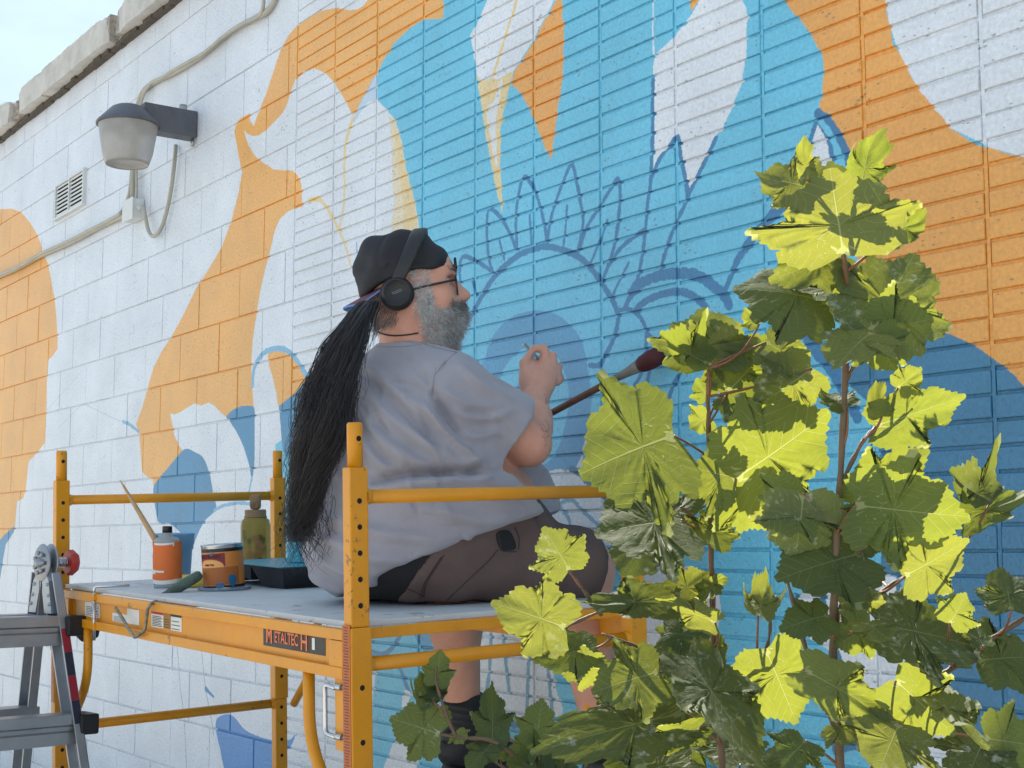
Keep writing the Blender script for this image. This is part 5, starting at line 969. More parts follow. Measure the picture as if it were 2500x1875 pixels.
for a, b, c in ((hpR, knR, anR), (hpL, knL, anL)):
    body.cone(a, b, .11, .076, .04); cf = b+(c-b)*.34+np.array([0, -.022, 0]); body.cone(b, cf, .064, .068, .03); body.cone(cf, c, .066, .040, .03); body.cone(c, c+np.array([0, .13, -.05]), .038, .030, .02)
body.cone(rel(0, -.01, .50), hd(-.025, 0, -.07), .088, .070, .04)
body.ell(hd(-.012, 0, .022), (.100, .080, .112), HR, .02); body.ell(hd(.026, 0, -.046), (.080, .064, .066), HR, .03); body.cone(hd(.055, .034, -.02), hd(.055, -.034, -.02), .040, .040, .03); body.cone(hd(.081, .028, .036), hd(.081, -.028, .036), .018, .018, .02)
body.ell(hd(.062, 0, .055), (.036, .055, .045), HR, .03); body.cone(hd(.094, 0, .020), hd(.126, 0, -.020), .0105, .0150, .014); body.cone(hd(.112, .013, -.027), hd(.112, -.013, -.027), .0115, .0115, .008); body.cone(hd(.088, .02, -.058), hd(.088, -.02, -.058), .016, .016, .02); body.ell(hd(.062, 0, -.086), (.034, .036, .024), HR, .03)
body.ell(hd(.092, .034, .016), (.016, .018, .012), HR, .012, 'd'); body.ell(hd(.092, -.034, .016), (.016, .018, .012), HR, .012, 'd')
for sg in (1, -1):
    body.ell(hd(.000, .082*sg, -.024), (.026, .011, .040), HR, .008); body.ell(hd(.006, .093*sg, -.022), (.012, .006, .020), HR, .006, 'd'); body.cone(hd(.006, .080*sg, -.058), hd(.002, .082*sg, -.046), .010, .010, .008)
# right hand, pinching a brush: palm, thumb from its side, four curled fingers
hu_ = wrR-elR; hu_ = hu_/np.linalg.norm(hu_)*.75+np.array([0, 0, .45]); hu_ /= np.linalg.norm(hu_); hw = -CF-hu_*(-CF@hu_); hw /= np.linalg.norm(hw); hv = np.cross(hu_, hw); hv = hv if hv@CR > 0 else -hv
hq = lambda v, w, u: wrR+(hv*v+hw*w+hu_*u)*1.06; HH = np.stack([hv, hw, hu_], 1)
body.ell(hq(.006, 0, .058), (.043, .027, .056), HH, .02); body.cone(wrR, hq(.004, 0, .03), .029, .033, .02); body.ell(hq(-.018, .006, .040), (.026, .024, .040), HH, .015)
body.cone(hq(-.026, .010, .044), hq(-.034, .016, .080), .0140, .0122, .008); body.cone(hq(-.034, .016, .080), hq(-.022, .018, .107), .0116, .0092, .003)
for ch in (((.020, .004, .096), (.010, .016, .130), (-.014, .020, .124), (-.020, .018, .110)), ((.034, -.002, .090), (.032, .002, .122), (.010, -.012, .130), (-.002, -.014, .112)), ((.043, -.008, .076), (.048, -.016, .104), (.026, -.034, .112), (.012, -.032, .094)), ((.046, -.012, .058), (.054, -.026, .078), (.036, -.042, .086), (.022, -.038, .072))):
    for (a, b), (ra, rb), kk in zip(zip(ch[:-1], ch[1:]), ((.0128, .0112), (.0106, .0096), (.0092, .0080)), (.008, .003, .003)): body.cone(hq(*a), hq(*b), ra, rb, kk)
# left hand round the mahlstick
STK0, STK1 = rel(-.36, .395, .375), at_y(1612, 866, -.028); sdv = (STK1-STK0)/np.linalg.norm(STK1-STK0); lh = wrL+(STK0+sdv*.06-wrL)*.9
body.ell(lh-np.array([0, .012, .004]), (.034, .030, .040), None, .02); body.cone(wrL, lh, .028, .028, .02)
for k in range(4):
    q = STK0+sdv*(.03+.021*k); body.cone(q+np.array([-.0, -.020, .012]), q+np.array([0, .004, .021]), .0100, .0095, .004); body.cone(q+np.array([0, .004, .021]), q+np.array([0, .020, .004]), .0095, .0088, .004); body.cone(q+np.array([0, .020, .004]), q+np.array([0, .010, -.014]), .0088, .0080, .004)
q = STK0+sdv*.055; body.cone(q+np.array([0, -.022, -.012]), q+sdv*.035+np.array([0, -.012, .016]), .0115, .0095, .006)
BV, BF = body.net(2); skin = netmesh('body', BV, BF, m_skin, man, P0); BT = bvh(BV, BF); del body

# t-shirt
m_shirt = mat('grey_cotton', srgb(160, 156, 164), .9, bump=.22, bscale=420, vary=.07, vscale=14, spec=.2); bsdf(m_shirt).inputs['Sheen Weight'].default_value = .25
sh = Field((-3.40, -.98, DKZ-.01), (-2.50, -.10, 1.90), .0058)
torso(sh, .008, .07); sh.ell(rel(.0, .07, .215), (.278, .272, .15), k=.05)
slR = shR+(elR-shR)*.72; slL = shL+(elL-shL)*.62
sh.cone(shR, slR+(elR-shR)*.2, .080, .092, .022); sh.cone(shL, slL, .086, .086, .03)
sh.cut(rel(0, 0, .003), (0, 0, 1))
hem = np.array([CR[0], CR[1], 0]); hem /= np.linalg.norm(hem); pz = rel(-.02, -.10, .045); sh.cut(pz, np.array([0, 0, 1])-hem*.40+np.array([-CF[0], -CF[1], 0])*-.05, .004)
d_ = (elR-shR)/np.linalg.norm(elR-shR); sh.cut(slR+d_*.02, -d_-np.array([0, 0, .0]), .004) if False else None
# neckline opening
nkd = np.array([hf[0]*.25, hf[1]*.25, 1.]); nkd /= np.linalg.norm(nkd)
X, Y, Z = np.meshgrid(*sh.ax, indexing='ij'); pn = nk+np.array([0, .0, -.002]); dn = (X-pn[0])*nkd[0]+(Y-pn[1])*nkd[1]+(Z-pn[2])*nkd[2]; sh.f = np.maximum(sh.f, dn)
# sleeve hems: cut the capsule ends square
for a, b in ((shR, slR), (shL, slL)):
    d = (b-a)/np.linalg.norm(b-a); t = (X-a[0])*d[0]+(Y-a[1])*d[1]+(Z-a[2])*d[2]; rad = np.sqrt(np.maximum((X-a[0])**2+(Y-a[1])**2+(Z-a[2])**2-t*t, 0)); Ls = np.linalg.norm(b-a)+.012; m = (t > .10) & (rad < .125); sh.f = np.where(m, np.maximum(sh.f, np.minimum(t-Ls, .05)), sh.f)
del X, Y, Z, dn, t, rad, m
SV, SF = sh.net(2); del sh
ST = bvh(SV, SF); SN = normals(SV, SF)
H1 = (700, 520, .42194); M3_ = (650, 1125, .45208)
folds = [(H1, [(440, 880), (560, 960), (700, 1080), (860, 1200), (1000, 1330), (1090, 1410)], .016, .009), (H1, [(400, 960), (520, 1100), (660, 1240), (820, 1350), (960, 1420)], .016, .010), (H1, [(400, 1080), (470, 1200), (560, 1320), (700, 1430), (860, 1480)], .018, .010),
         (H1, [(380, 1180), (440, 1320), (520, 1440), (640, 1520)], .016, .009), (H1, [(840, 1040), (900, 1130), (960, 1230), (1040, 1320)], .010, -.012), (H1, [(860, 1160), (930, 1260), (1010, 1340), (1090, 1380)], .009, -.012), (H1, [(800, 1100), (880, 1230), (980, 1330), (1070, 1400)], .012, .010),
         (H1, [(900, 1030), (1000, 1090), (1120, 1120), (1240, 1110)], .012, .007), (H1, [(960, 1140), (1060, 1180), (1180, 1180), (1300, 1150)], .012, .007), (H1, [(1000, 880), (1080, 960), (1180, 1030), (1300, 1080)], .014, .006), (H1, [(1000, 1280), (1100, 1300), (1220, 1260)], .010, .006),
         (H1, [(520, 1550), (700, 1500), (900, 1500), (1100, 1480), (1300, 1470)], .014, -.012), (H1, [(480, 1590), (700, 1550), (900, 1545), (1150, 1520), (1380, 1520)], .013, .009), (H1, [(900, 1470), (1100, 1440), (1300, 1470)], .010, .006),
         (M3_, [(560, 110), (700, 90), (900, 70), (1100, 60), (1300, 60)], .014, -.009), (M3_, [(560, 160), (760, 130), (1000, 120), (1300, 110)], .016, .008), (M3_, [(300, 300), (420, 330), (560, 380), (760, 420), (960, 440)], .018, .007), (M3_, [(280, 420), (400, 450), (560, 520), (760, 540)], .018, .008), (M3_, [(270, 530), (380, 570), (560, 640), (700, 610)], .016, .008), (M3_, [(900, 250), (1050, 300), (1180, 330), (1300, 320)], .016, .006), (M3_, [(240, 600), (320, 660), (420, 700)], .012, .007),
         (H1, [(470, 790), (520, 770), (640, 760), (740, 760)], .006, .004), (H1, [(865, 900), (850, 1000), (835, 1060)], .004, -.004), (H1, [(985, 800), (920, 860), (875, 930)], .004, -.004), (H1, [(720, 730), (800, 760), (880, 785), (985, 800)], .004, -.003)]
disp = np.zeros(len(SV))
for k in range(48):
    x, y = nr.uniform(880, 1080), nr.uniform(900, 1200); a = nr.uniform(.65, 1.15); L_ = nr.uniform(40, 110); bw = nr.uniform(-22, 6); folds.append(((0, 0, 1.), [(x-L_*math.cos(a), y-L_*math.sin(a)), (x-bw*math.sin(a), y+bw*math.cos(a)), (x+L_*math.cos(a), y+L_*math.sin(a))], nr.uniform(.005, .009), nr.choice([-1, 1])*nr.uniform(.0012, .0026)))
for k in range(46):        # small wrinkles over the back and flank
    x, y = nr.uniform(820, 1290), nr.uniform(900, 1400); a = nr.uniform(.2, .9) if y < 1180 else nr.uniform(-.5, .5); L_ = nr.uniform(30, 90); bw = nr.uniform(-14, 14); folds.append(((0, 0, 1.), [(x-L_*math.cos(a), y-L_*math.sin(a)), (x-bw*math.sin(a), y+bw*math.cos(a)), (x+L_*math.cos(a), y+L_*math.sin(a))], nr.uniform(.005, .009), nr.choice([-1, 1])*nr.uniform(.0014, .0030)))
for o, pts, w, amp in folds:
    w *= .8
    P = [hit(ST, o[0]+x*o[2], o[1]+y*o[2]) for x, y in pts]; P = [p[0] for p in P if p is not None]
    if len(P) < 2: continue
    P = np.array(smooth_line(P, 5)); near = np.full(len(SV), 9.); tt = np.zeros(len(SV))
    for i, (a, b) in enumerate(zip(P[:-1], P[1:])):
        d = b-a; t = np.clip(((SV-a)@d)/(d@d+1e-12), 0, 1); q = np.linalg.norm(SV-a-t[:, None]*d, axis=1); m = q < near; near[m] = q[m]; tt[m] = (i+t[m])/(len(P)-1)
    disp += 2.3*amp*np.exp(-(near/w)**2)*np.sin(np.clip(tt*.94+.03, 0, 1)*math.pi)**.6
ph = nr.rand(8)*6.28
disp += .0022*np.sin(SV[:, 0]*23+SV[:, 2]*31+ph[0])*np.sin(SV[:, 1]*27-SV[:, 2]*13+ph[1])+.0014*np.sin(SV[:, 0]*55-SV[:, 2]*38+ph[2])*np.sin(SV[:, 1]*49+ph[3])
SV = SV+SN*disp[:, None]; SV = lap(SV, SF, .35)
# keep the cloth on the deck, never through it
dk = np.array([DKZ-.0035+0*v for v in range(1)])[0]; SV[:, 2] = np.maximum(SV[:, 2], DKZ+.002)
shirt = netmesh('t_shirt', SV, SF, m_shirt, man, P0)
ST = bvh(SV, SF)
m_seam = mat('shirt_stitching', srgb(136, 132, 142), .9)
for pts in ([(865, 895), (850, 980), (838, 1060)], [(985, 805), (930, 850), (890, 890), (866, 930)], [(740, 738), (830, 768), (910, 790), (985, 806)], [(455, 760), (560, 775), (680, 772), (780, 762)]): band('seam', ST, H1, pts, .0008, .0002, m_seam, shirt)

# shorts and the dark underlayer at the waist
m_short = mat('brown_twill', srgb(106, 88, 84), .85, bump=.2, bscale=380, vary=.10, vscale=18, spec=.2); m_under = mat('black_cotton', (.016, .015, .017, 1), .85)
so = Field((-3.48, -.95, DKZ-.03), (-2.50, -.10, DKZ+.32), .0060)
so.ell(rel(0, -.01, .11), (.250, .250, .135), k=.05); so.ell(rel(0, .05, .19), (.258, .255, .13), k=.05)
for a, b in ((hpR, knR), (hpL, knL)): so.cone(a, a+(b-a)*.98, .125, .096, .05)
for a, b in ((hpR, knR), (hpL, knL)):
    d = (b-a)/np.linalg.norm(b-a); X, Y, Z = np.meshgrid(*so.ax, indexing='ij'); t = (X-a[0])*d[0]+(Y-a[1])*d[1]+(Z-a[2])*d[2]; rad = np.sqrt(np.maximum((X-a[0])**2+(Y-a[1])**2+(Z-a[2])**2-t*t, 0)); L_ = np.linalg.norm(b-a)+.02; mm = (t > .2) & (rad < .14); so.f = np.where(mm, np.maximum(so.f, np.minimum(t-L_, .05)), so.f)
X, Y, Z = np.meshgrid(*so.ax, indexing='ij'); onpan = (Y < SO[1]+WS+.012) ; so.f = np.where(onpan, np.maximum(so.f, (DKZ+.002)-Z), so.f)
un = so.f.copy()
pw = hit(ST, 0, 0)
wa, wb = at_depth(650+690*.45208, 1125+765*.45208, 3.27), at_depth(650+800*.45208, 1125+612*.45208, 3.27); wd = wb-wa; wd /= np.linalg.norm(wd); wn_ = np.cross(wd, CF); wn_ = wn_ if wn_@CR > 0 else -wn_
dd = -((X-wa[0])*wn_[0]+(Y-wa[1])*wn_[1]+(Z-wa[2])*wn_[2]); so.f = np.maximum(so.f, dd)
OV, OF = so.net(2); so.f = np.maximum(un+.004, -dd-.03); UV_, UF = so.net(1)
ON = normals(OV, OF); ph = nr.rand(6)*6.28; OV = OV+ON*(.0035*np.sin(OV[:, 0]*38+OV[:, 1]*21+ph[0])*np.sin(OV[:, 1]*33-OV[:, 2]*40+ph[1])+.002*np.sin(OV[:, 0]*70-OV[:, 1]*52+ph[2]))[:, None]
shorts = netmesh('shorts', OV, OF, m_short, man, P0); netmesh('undershorts', UV_, UF, m_under, man, P0); OT = bvh(OV, OF); del so, X, Y, Z, dd, un, t, rad, mm
m_sst = mat('shorts_stitching', srgb(70, 58, 58), .9)
for pts in ([(760, 690), (800, 705), (850, 735)], [(850, 735), (870, 650), (960, 510)], [(830, 745), (855, 660), (945, 520)], [(970, 760), (1040, 690), (1180, 560), (1250, 480)], [(1250, 390), (1262, 450), (1275, 485), (1350, 490)], [(1340, 360), (1365, 420), (1360, 480)]): band('seam', OT, M3_, pts, .0014, .0006, m_sst, shorts)
def patch(name, tree, o, pts, off, m, par, n=7):
    """cloth or ink patch lying on a surface"""
    P = np.array(smooth_line([np.array(p, float) for p in pts], 4, True)); c = P.mean(0); V = []; ok = True
    for t in np.linspace(0, 1, n):
        for p in P:
            q = c+(p-c)*t; h_ = hit(tree, o[0]+q[0]*o[2], o[1]+q[1]*o[2], off)
            if h_ is None: ok = False; break
            V.append(h_[0])
    if not ok: return
    k = len(P); b = MB(); b.add(V, [(i*k+j, i*k+(j+1) % k, (i+1)*k+(j+1) % k, (i+1)*k+j) for i in range(n-1) for j in range(k)], smooth=True); b.build(name, m, par, Matrix.Translation(-Vector(P0)), fix=False)
patch('pocket_lining', OT, M3_, [(1240, 395), (1290, 372), (1325, 395), (1348, 470), (1300, 485), (1262, 480)], .0012, m_under, shorts)
m_tat = mat('tattoo_ink', srgb(176, 128, 112), .55, vary=.3, vscale=90); T7 = (1200, 800, .36765)
for pts in ([(312, 640), (335, 660), (350, 700), (352, 760)], [(340, 640), (362, 680), (366, 740), (356, 790)], [(360, 610), (378, 660), (378, 720)], [(325, 668), (350, 690), (372, 680)], [(335, 720), (356, 735), (374, 720)], [(350, 440), (360, 470), (358, 505)], [(362, 440), (368, 480), (364, 510)]): band('tattoo_line', BT, T7, pts, .0022, -.0012, m_tat, skin)

# boots and socks
m_boot = mat('black_boot', (.014, .014, .015, 1), .55, bump=.3, bscale=120, vary=.3, vscale=25); m_sole = mat('boot_sole', (.03, .03, .03, 1), .8)
for an, tw in ((anL, .25), (anR, -.1)):
    f_ = np.array([math.sin(tw), math.cos(tw), -.18]); f_ /= np.linalg.norm(f_); bo = Field(an-np.array([.16, .16, .16]), an+np.array([.18, .30, .16]), .0055)
    bo.cone(an+np.array([0, -.004, .075]), an+np.array([0, 0, .0]), .060, .056, .02); bo.cone(an-f_*.03+np.array([0, 0, -.05]), an+f_*.08+np.array([0, 0, -.055]), .050, .048, .03); bo.cone(an+f_*.08+np.array([0, 0, -.058]), an+f_*.185+np.array([0, 0, -.055]), .048, .040, .03)
    bo.cone(an+np.array([0, -.06, .10]), an+np.array([0, -.065, .115]), .014, .012, .01); bo.cut(an+np.array([0, 0, .098]), np.array([0, .25, -1.])); bo.cut(an+np.array([0, 0, -.098]), np.array([0, .18, 1.]))
    V_, F_ = bo.net(1); N_ = normals(V_, F_); V_ = V_+N_*(.0028*np.sin(V_[:, 2]*170+V_[:, 1]*40)*(V_[:, 2] > an[2]-.02))[:, None]; bt_ = netmesh('boot', V_, F_, m_boot, man, P0)
    b = MB(); b.tube([an-f_*.055+np.array([0, 0, -.104]), an+f_*.02+np.array([0, 0, -.108]), an+f_*.10+np.array([0, 0, -.108]), an+f_*.205+np.array([0, 0, -.100])], [.040, .044, .050, .034], 14, flat=.35); b.build('sole', m_sole, bt_, Matrix.Translation(-Vector(P0)))

# cap worn backwards
m_cap = mat('black_cap_cotton', (.022, .022, .027, 1), .8, bump=.25, bscale=400, vary=.15, vscale=30); m_capb = mat('cap_bill_blue', srgb(104, 142, 204), .7, vary=.15, vscale=60); m_capr = mat('cap_bill_red', srgb(120, 74, 88), .75, vary=.2, vscale=60); PM = Matrix.Translation(-Vector(P0))
cf_ = Field(HC_-.2, HC_+np.array([.2, .2, .26]), .005); cf_.ell(hd(-.014, 0, .040), (.113, .096, .100), HR, .02); cf_.ell(hd(-.040, 0, .100), (.064, .062, .050), HR, .06); cf_.ell(hd(-.070, 0, .055), (.060, .080, .070), HR, .05); cf_.cut(hd(.09, 0, .046), hu+hf*.02+np.array([0, 0, 0])*.0, .004) if False else None
X, Y, Z = np.meshgrid(*cf_.ax, indexing='ij'); f1 = (X-HC_[0])*hf[0]+(Y-HC_[1])*hf[1]+(Z-HC_[2])*hf[2]; u1 = (X-HC_[0])*hu[0]+(Y-HC_[1])*hu[1]+(Z-HC_[2])*hu[2]
low = np.where(f1 > -.02, .036+.10*(f1+.02), .036+.35*(f1+.02)); cf_.f = np.maximum(cf_.f, low-u1); CV_, CF_ = cf_.net(1); CN = normals(CV_, CF_)
fc = (CV_-HC_)@hf; rc = (CV_-HC_)@hr; uc = (CV_-HC_)@hu; CV_ = CV_+CN*(-.0035*np.exp(-((np.mod(np.arctan2(rc, fc+.02)+.5, 1.047)-.52)/.07)**2)*(uc > .05)+.0055*np.sin(fc*52+uc*26)*np.sin(rc*36+uc*30)*(uc > .055)+.003*np.sin(fc*90-uc*60))[:, None]
cap = netmesh('cap', CV_, CF_, m_cap, man, P0); CT = bvh(CV_, CF_); del X, Y, Z, f1, u1, low, cf_
b = MB(); b.lathe([(0, .006), (.006, .005), (.008, .001), (.008, -.003)], hd(-.040, 0, .152), HR, n=14); b.build('cap_button', m_cap, cap, PM)
V = []; nn_ = 17
for i in range(9):
    t = i/8
    for j in range(nn_):
        a = (j/(nn_-1)-.5)*2; V.append(hd(-.052-.125*t*(1-.30*a*a)-.012*(1-a*a), a*(.082-.006*t), .030-.052*t-.008*a*a*(1-.2*t)))
n0 = len(V); V2 = [p+hu*.004+hf*0 for p in V]; q_ = [(i*nn_+j, i*nn_+j+1, (i+1)*nn_+j+1, (i+1)*nn_+j) for i in range(8) for j in range(nn_-1)]
b = MB(); b.add(V, q_, 0, True); b.add(V2, q_, 1, True); bd_ = [i*nn_+nn_-1 for i in range(9)]+[8*nn_+j for j in range(nn_-2, -1, -1)]+[i*nn_ for i in range(7, -1, -1)]
b.add([V[i] for i in bd_]+[V2[i] for i in bd_], [(i, i+1, len(bd_)+i+1, len(bd_)+i) for i in range(len(bd_)-1)], 0); b.build('bill', [m_capb, m_capr], cap, PM, fix=False)
b = MB(); b.box(hd(.112, .018, .062), (.006, .030, .026), HR, bev=.002); b.box(hd(.108, .0, .050), (.008, .07, .014), HR, bev=.002); b.build('strap', m_cap, cap, PM)
# headphones
m_hp = mat('headphone_black', (.020, .020, .022, 1), .5, vary=.1, vscale=40); m_hp2 = mat('headphone_pad', (.012, .012, .013, 1), .7)
hpn = empty('headphones', None, None); del_ = hpn; hpn.parent = man; hpn.matrix_basis = Matrix.Translation(-Vector(P0))
cupR = np.stack([hf, hu, hr], 1)
for sg in (1, -1):
    c = hd(-.046, .098*sg, -.014); RR = np.stack([hf, hu*sg, hr*sg], 1); tl_ = rot3(0, math.radians(-4), 0)
    b = MB(); b.lathe([(0, -.006), (.030, -.006), (.038, -.004), (.040, .004), (.037, .012), (.031, .014), (.0, .014)], c, RR, n=32); b.build('ear_pad', m_hp2, hpn)
    b = MB(); b.lathe([(.034, .0142), (.035, .020), (.031, .0255), (.029, .0262), (.0285, .0245), (0, .0250)], c, RR, n=36); b.build('ear_cup', m_hp, hpn)
P = [hd(f_*1., r_*s2, u_) for s2, lst in ((1, ((-.042, .112, .008), (-.034, .116, .030), (-.014, .116, .062), (.006, .106, .100), (.022, .084, .132), (.030, .045, .152), (.032, 0, .158))), (-1, ((.030, .045, .152), (.022, .084, .132), (.006, .106, .100), (-.014, .116, .062), (-.034, .116, .030), (-.042, .112, .008)))) for f_, r_, u_ in lst]
P = smooth_line(P, 4); V = []; n_ = len(P)
for i, p in enumerate(P):
    d = P[min(i+1, n_-1)]-P[max(i-1, 0)]; d /= np.linalg.norm(d); wv_ = hf-d*(hf@d); wv_ /= np.linalg.norm(wv_); nv = np.cross(d, wv_); wd_ = .0145+.003*math.sin(math.pi*i/(n_-1)); th_ = .0035+.003*math.sin(math.pi*i/(n_-1))
    for a_, c_ in ((-1, -.6), (-.7, -1), (.7, -1), (1, -.6), (1, .6), (.7, 1), (-.7, 1), (-1, .6)): V.append(p+wv_*wd_*a_+nv*th_*c_)
b = MB(); b.add(V, [(i*8+j, i*8+(j+1) % 8, (i+1)*8+(j+1) % 8, (i+1)*8+j) for i in range(n_-1) for j in range(8)]+[tuple(range(8)), tuple((n_-1)*8+j for j in range(8))], smooth=True); b.build('headband', m_hp, hpn)
me = text_mesh('TOZO', .0085, squeeze=1.); me.materials.clear(); me.materials.append(mat('headphone_print', (.25, .25, .25, 1), .5)); tx_, ty_ = -hf*.96-hu*.28, -hu*.96+hf*.28; tp = hd(-.046, .1262, -.014)
link('lettering', me, hpn, Matrix(((-tx_[0], -ty_[0], hr[0], tp[0]), (-tx_[1], -ty_[1], hr[1], tp[1]), (-tx_[2], -ty_[2], hr[2], tp[2]), (0, 0, 0, 1))))
# glasses, eyes
m_gl = mat('glasses_frame', (.02, .019, .018, 1), .3); m_eye = mat('eye_white', srgb(220, 214, 208), .2)
gl = empty('glasses', None, None); gl.parent = man; gl.matrix_basis = Matrix.Translation(-Vector(P0)); m_lensg = mat('glasses_lens', (.9, .92, .93, 1), .05); bsdf(m_lensg).inputs['Transmission Weight'].default_value = .9; bsdf(m_lensg).inputs['IOR'].default_value = 1.1
for sg in (1, -1):
    b = MB(); b.tube([hd(-.005, .093*sg, -.006), hd(.03, .091*sg, .000), hd(.075, .083*sg, .006), hd(.106, .071*sg, .011)], [.0040, .0044, .0048, .0050], 8, flat=.6); b.build('temple', m_gl, gl)
    R4 = [hd(.108-.004*abs(r-.04)*10, r*sg, u) for r, u in ((.068, .022), (.040, .026), (.014, .022), (.011, .004), (.016, -.016), (.040, -.022), (.064, -.016), (.069, .004))]; R4 = smooth_line(R4, 4, True)
    b = MB(); b.tube(R4+[R4[0]], .0021, 6, caps=False); b.build('rim', m_gl, gl); b = MB(); k = len(R4); b.add([p+hf*.001 for p in R4]+[p-hf*.001 for p in R4], [tuple(range(k)), tuple(range(2*k-1, k-1, -1))]+[(i, (i+1) % k, k+(i+1) % k, k+i) for i in range(k)]); b.build('lens', m_lensg, gl)
    b = MB(); b.lathe([(.0115*math.sin(t), -.0115*math.cos(t)) for t in np.linspace(.01, 3.13, 12)], hd(.080, .034*sg, .015), HR, n=16); b.build('eye', m_eye, skin, PM)
b = MB(); b.tube([hd(.110, .012, .014), hd(.114, 0, .017), hd(.110, -.012, .014)], .0022, 6); b.build('bridge', m_gl, gl)
b = MB(); b.tube(smooth_line([hd(.100, .016, .044), hd(.098, .034, .052), hd(.086, .054, .048)], 4), [.004]*8+[.002], 8, flat=.6) if False else None

# hair: ponytail, side hair, beard as real strands
def strands(name, paths, m, parent, sides=3, off=None):
    off = P0 if off is None else off
    V, F = [], []
    for P, r in paths:
        P = np.asarray(P); n = len(P); D = np.gradient(P, axis=0); D /= np.linalg.norm(D, axis=1)[:, None]+1e-9; a = np.cross(D, (.31, .52, .79)); a /= np.linalg.norm(a, axis=1)[:, None]+1e-9; b_ = np.cross(D, a); o = len(V); rr = r*(1-.75*np.linspace(0, 1, n)**2)[:, None]
        for k in range(sides): V.extend((P+rr*(a*math.cos(2*math.pi*k/sides)+b_*math.sin(2*math.pi*k/sides))).tolist())
        for i in range(n-1):
            for k in range(sides): F.append((o+k*n+i, o+((k+1) % sides)*n+i, o+((k+1) % sides)*n+i+1, o+k*n+i+1))
    me = bpy.data.meshes.new(name); me.from_pydata((np.array(V)-off).tolist(), [], F); me.polygons.foreach_set('use_smooth', [True]*len(F)); me.materials.append(m); me.update(); return link(name, me, parent)
m_hair = mat('black_hair', (.034, .029, .030, 1), .45, spec=.55); m_grey = mat('grey_hair', (.74, .73, .72, 1), .55, vary=.5, vscale=80); m_grey2 = mat('dark_grey_hair', (.26, .25, .245, 1), .55, vary=.4, vscale=60)
PT = [((905, 735), 3.300, .020, .028), ((880, 775), 3.245, .034, .034), ((843, 850), 3.195, .050, .032), ((815, 940), 3.160, .066, .032), ((793, 1040), 3.145, .072, .032), ((770, 1130), 3.150, .056, .030), ((750, 1210), 3.160, .040, .024), ((735, 1290), 3.170, .026, .016)]
ctr = np.array(smooth_line([at_depth(x, y, d) for (x, y), d, _, _ in PT], 5)); wid = .76*np.interp(np.linspace(0, 1, len(ctr)), np.linspace(0, 1, len(PT)), [p[2] for p in PT]); thk = np.interp(np.linspace(0, 1, len(ctr)), np.linspace(0, 1, len(PT)), [p[3] for p in PT])
core = MB(); V = []; n_ = 14; e1 = np.array([CR[0], CR[1], 0.])
for i, c in enumerate(ctr):
    s2 = .62*(1-(i/len(ctr))**2)
    for j in range(n_): t = 2*math.pi*j/n_; V.append(c+(CR*math.cos(t)*wid[i]+CF*math.sin(t)*thk[i])*s2)
core.add(V, [(i*n_+j, i*n_+(j+1) % n_, (i+1)*n_+(j+1) % n_, (i+1)*n_+j) for i in range(len(ctr)-1) for j in range(n_)]+[tuple(range(n_))], smooth=True); hair = core.build('ponytail', m_hair, man, PM)
paths = []; nL = len(ctr); ts = np.linspace(0, 1, nL)
clump = [(nr.rand()*2*math.pi, math.sqrt(nr.rand())*1.05, .006+.010*nr.rand(), 2.6+2.6*nr.rand(), nr.rand()*6.28) for _ in range(70)]
for k in range(3000):
    ck = clump[nr.randint(70)]; a = ck[0]+nr.randn()*.13; q = min(1.1, ck[1]+nr.randn()*.05); stray = nr.rand() < .07; L_ = int(nL*(.50+.50*nr.rand()**.55)) if not stray else int(nL*(.5+.5*nr.rand()))
    q2 = q*(1.05 if not stray else 1.28+.25*nr.rand()); am, fr_, p1 = ck[2]*(1+.2*nr.randn()), ck[3]+.15*nr.randn(), ck[4]+.25*nr.randn(); am2 = .0022*nr.rand()
    grow = ts**.8; dv = np.array([math.cos(a)*q2, math.sin(a)*q2]); drift = (nr.randn()*.006, nr.randn()*.004)
    P = ctr+CR*((wid*dv[0])+am*grow*np.sin(ts*fr_*6.28+p1)+am2*grow*np.sin(ts*23+p1*2)+drift[0]*grow)[:, None]+CF*((thk*dv[1])+am*.6*grow*np.cos(ts*fr_*6.28+p1)+drift[1]*grow)[:, None]
    P = P[:max(8, L_)].copy()
    if L_ > nL*.85:
        e = np.linspace(0, 1, 7)[1:, None]; tail = P[-1]+(P[-1]-P[-3])/2*e*1.3+CR*(.010*np.sin(e*5+p1))+np.array([0, 0, -.02])*e; P = np.concatenate([P, tail])
    paths.append((P, .0005+.0004*nr.rand()))
strands('hair_strands', paths, m_hair, hair, off=np.zeros(3))
paths = []
for k in range(160):                                    # loose curls at the end
    p = ctr[nL-6+nr.randint(6)]+CR*nr.randn()*.022+CF*nr.randn()*.012; t = np.linspace(0, 1, 16)[:, None]; ph_ = nr.rand()*6.28; P = p+np.array([0, 0, -.07-.05*nr.rand()])*t+CR*(.016*np.sin(t*7+ph_)*t+nr.randn()*.018*t)+CF*(.010*np.cos(t*7+ph_)*t); paths.append((P, .0006))
strands('hair_ends', paths, m_hair, hair, off=np.zeros(3))
def fuzz(name, sel, n, length, r, m, dirf, parent, lift=.3, cl=.005):
    N_ = normals(BV, BF); I = np.where(sel)[0]
    if len(I) == 0: return
    paths = []
    for i in nr.choice(I, n):
        p = BV[i]+nr.randn(3)*.0022; nrm = N_[i]; g = dirf(p); L_ = length*(.6+.6*nr.rand()); d = nrm*lift+g+nr.randn(3)*.22; d /= np.linalg.norm(d); t = np.linspace(0, 1, 7)[:, None]; c_ = nr.randn(3)*cl
        paths.append((p+d*L_*t+g*L_*.25*t*t+c_*np.sin(t*4+nr.rand()*6), r*(.7+.6*nr.rand())))
    return strands(name, paths, m, parent)
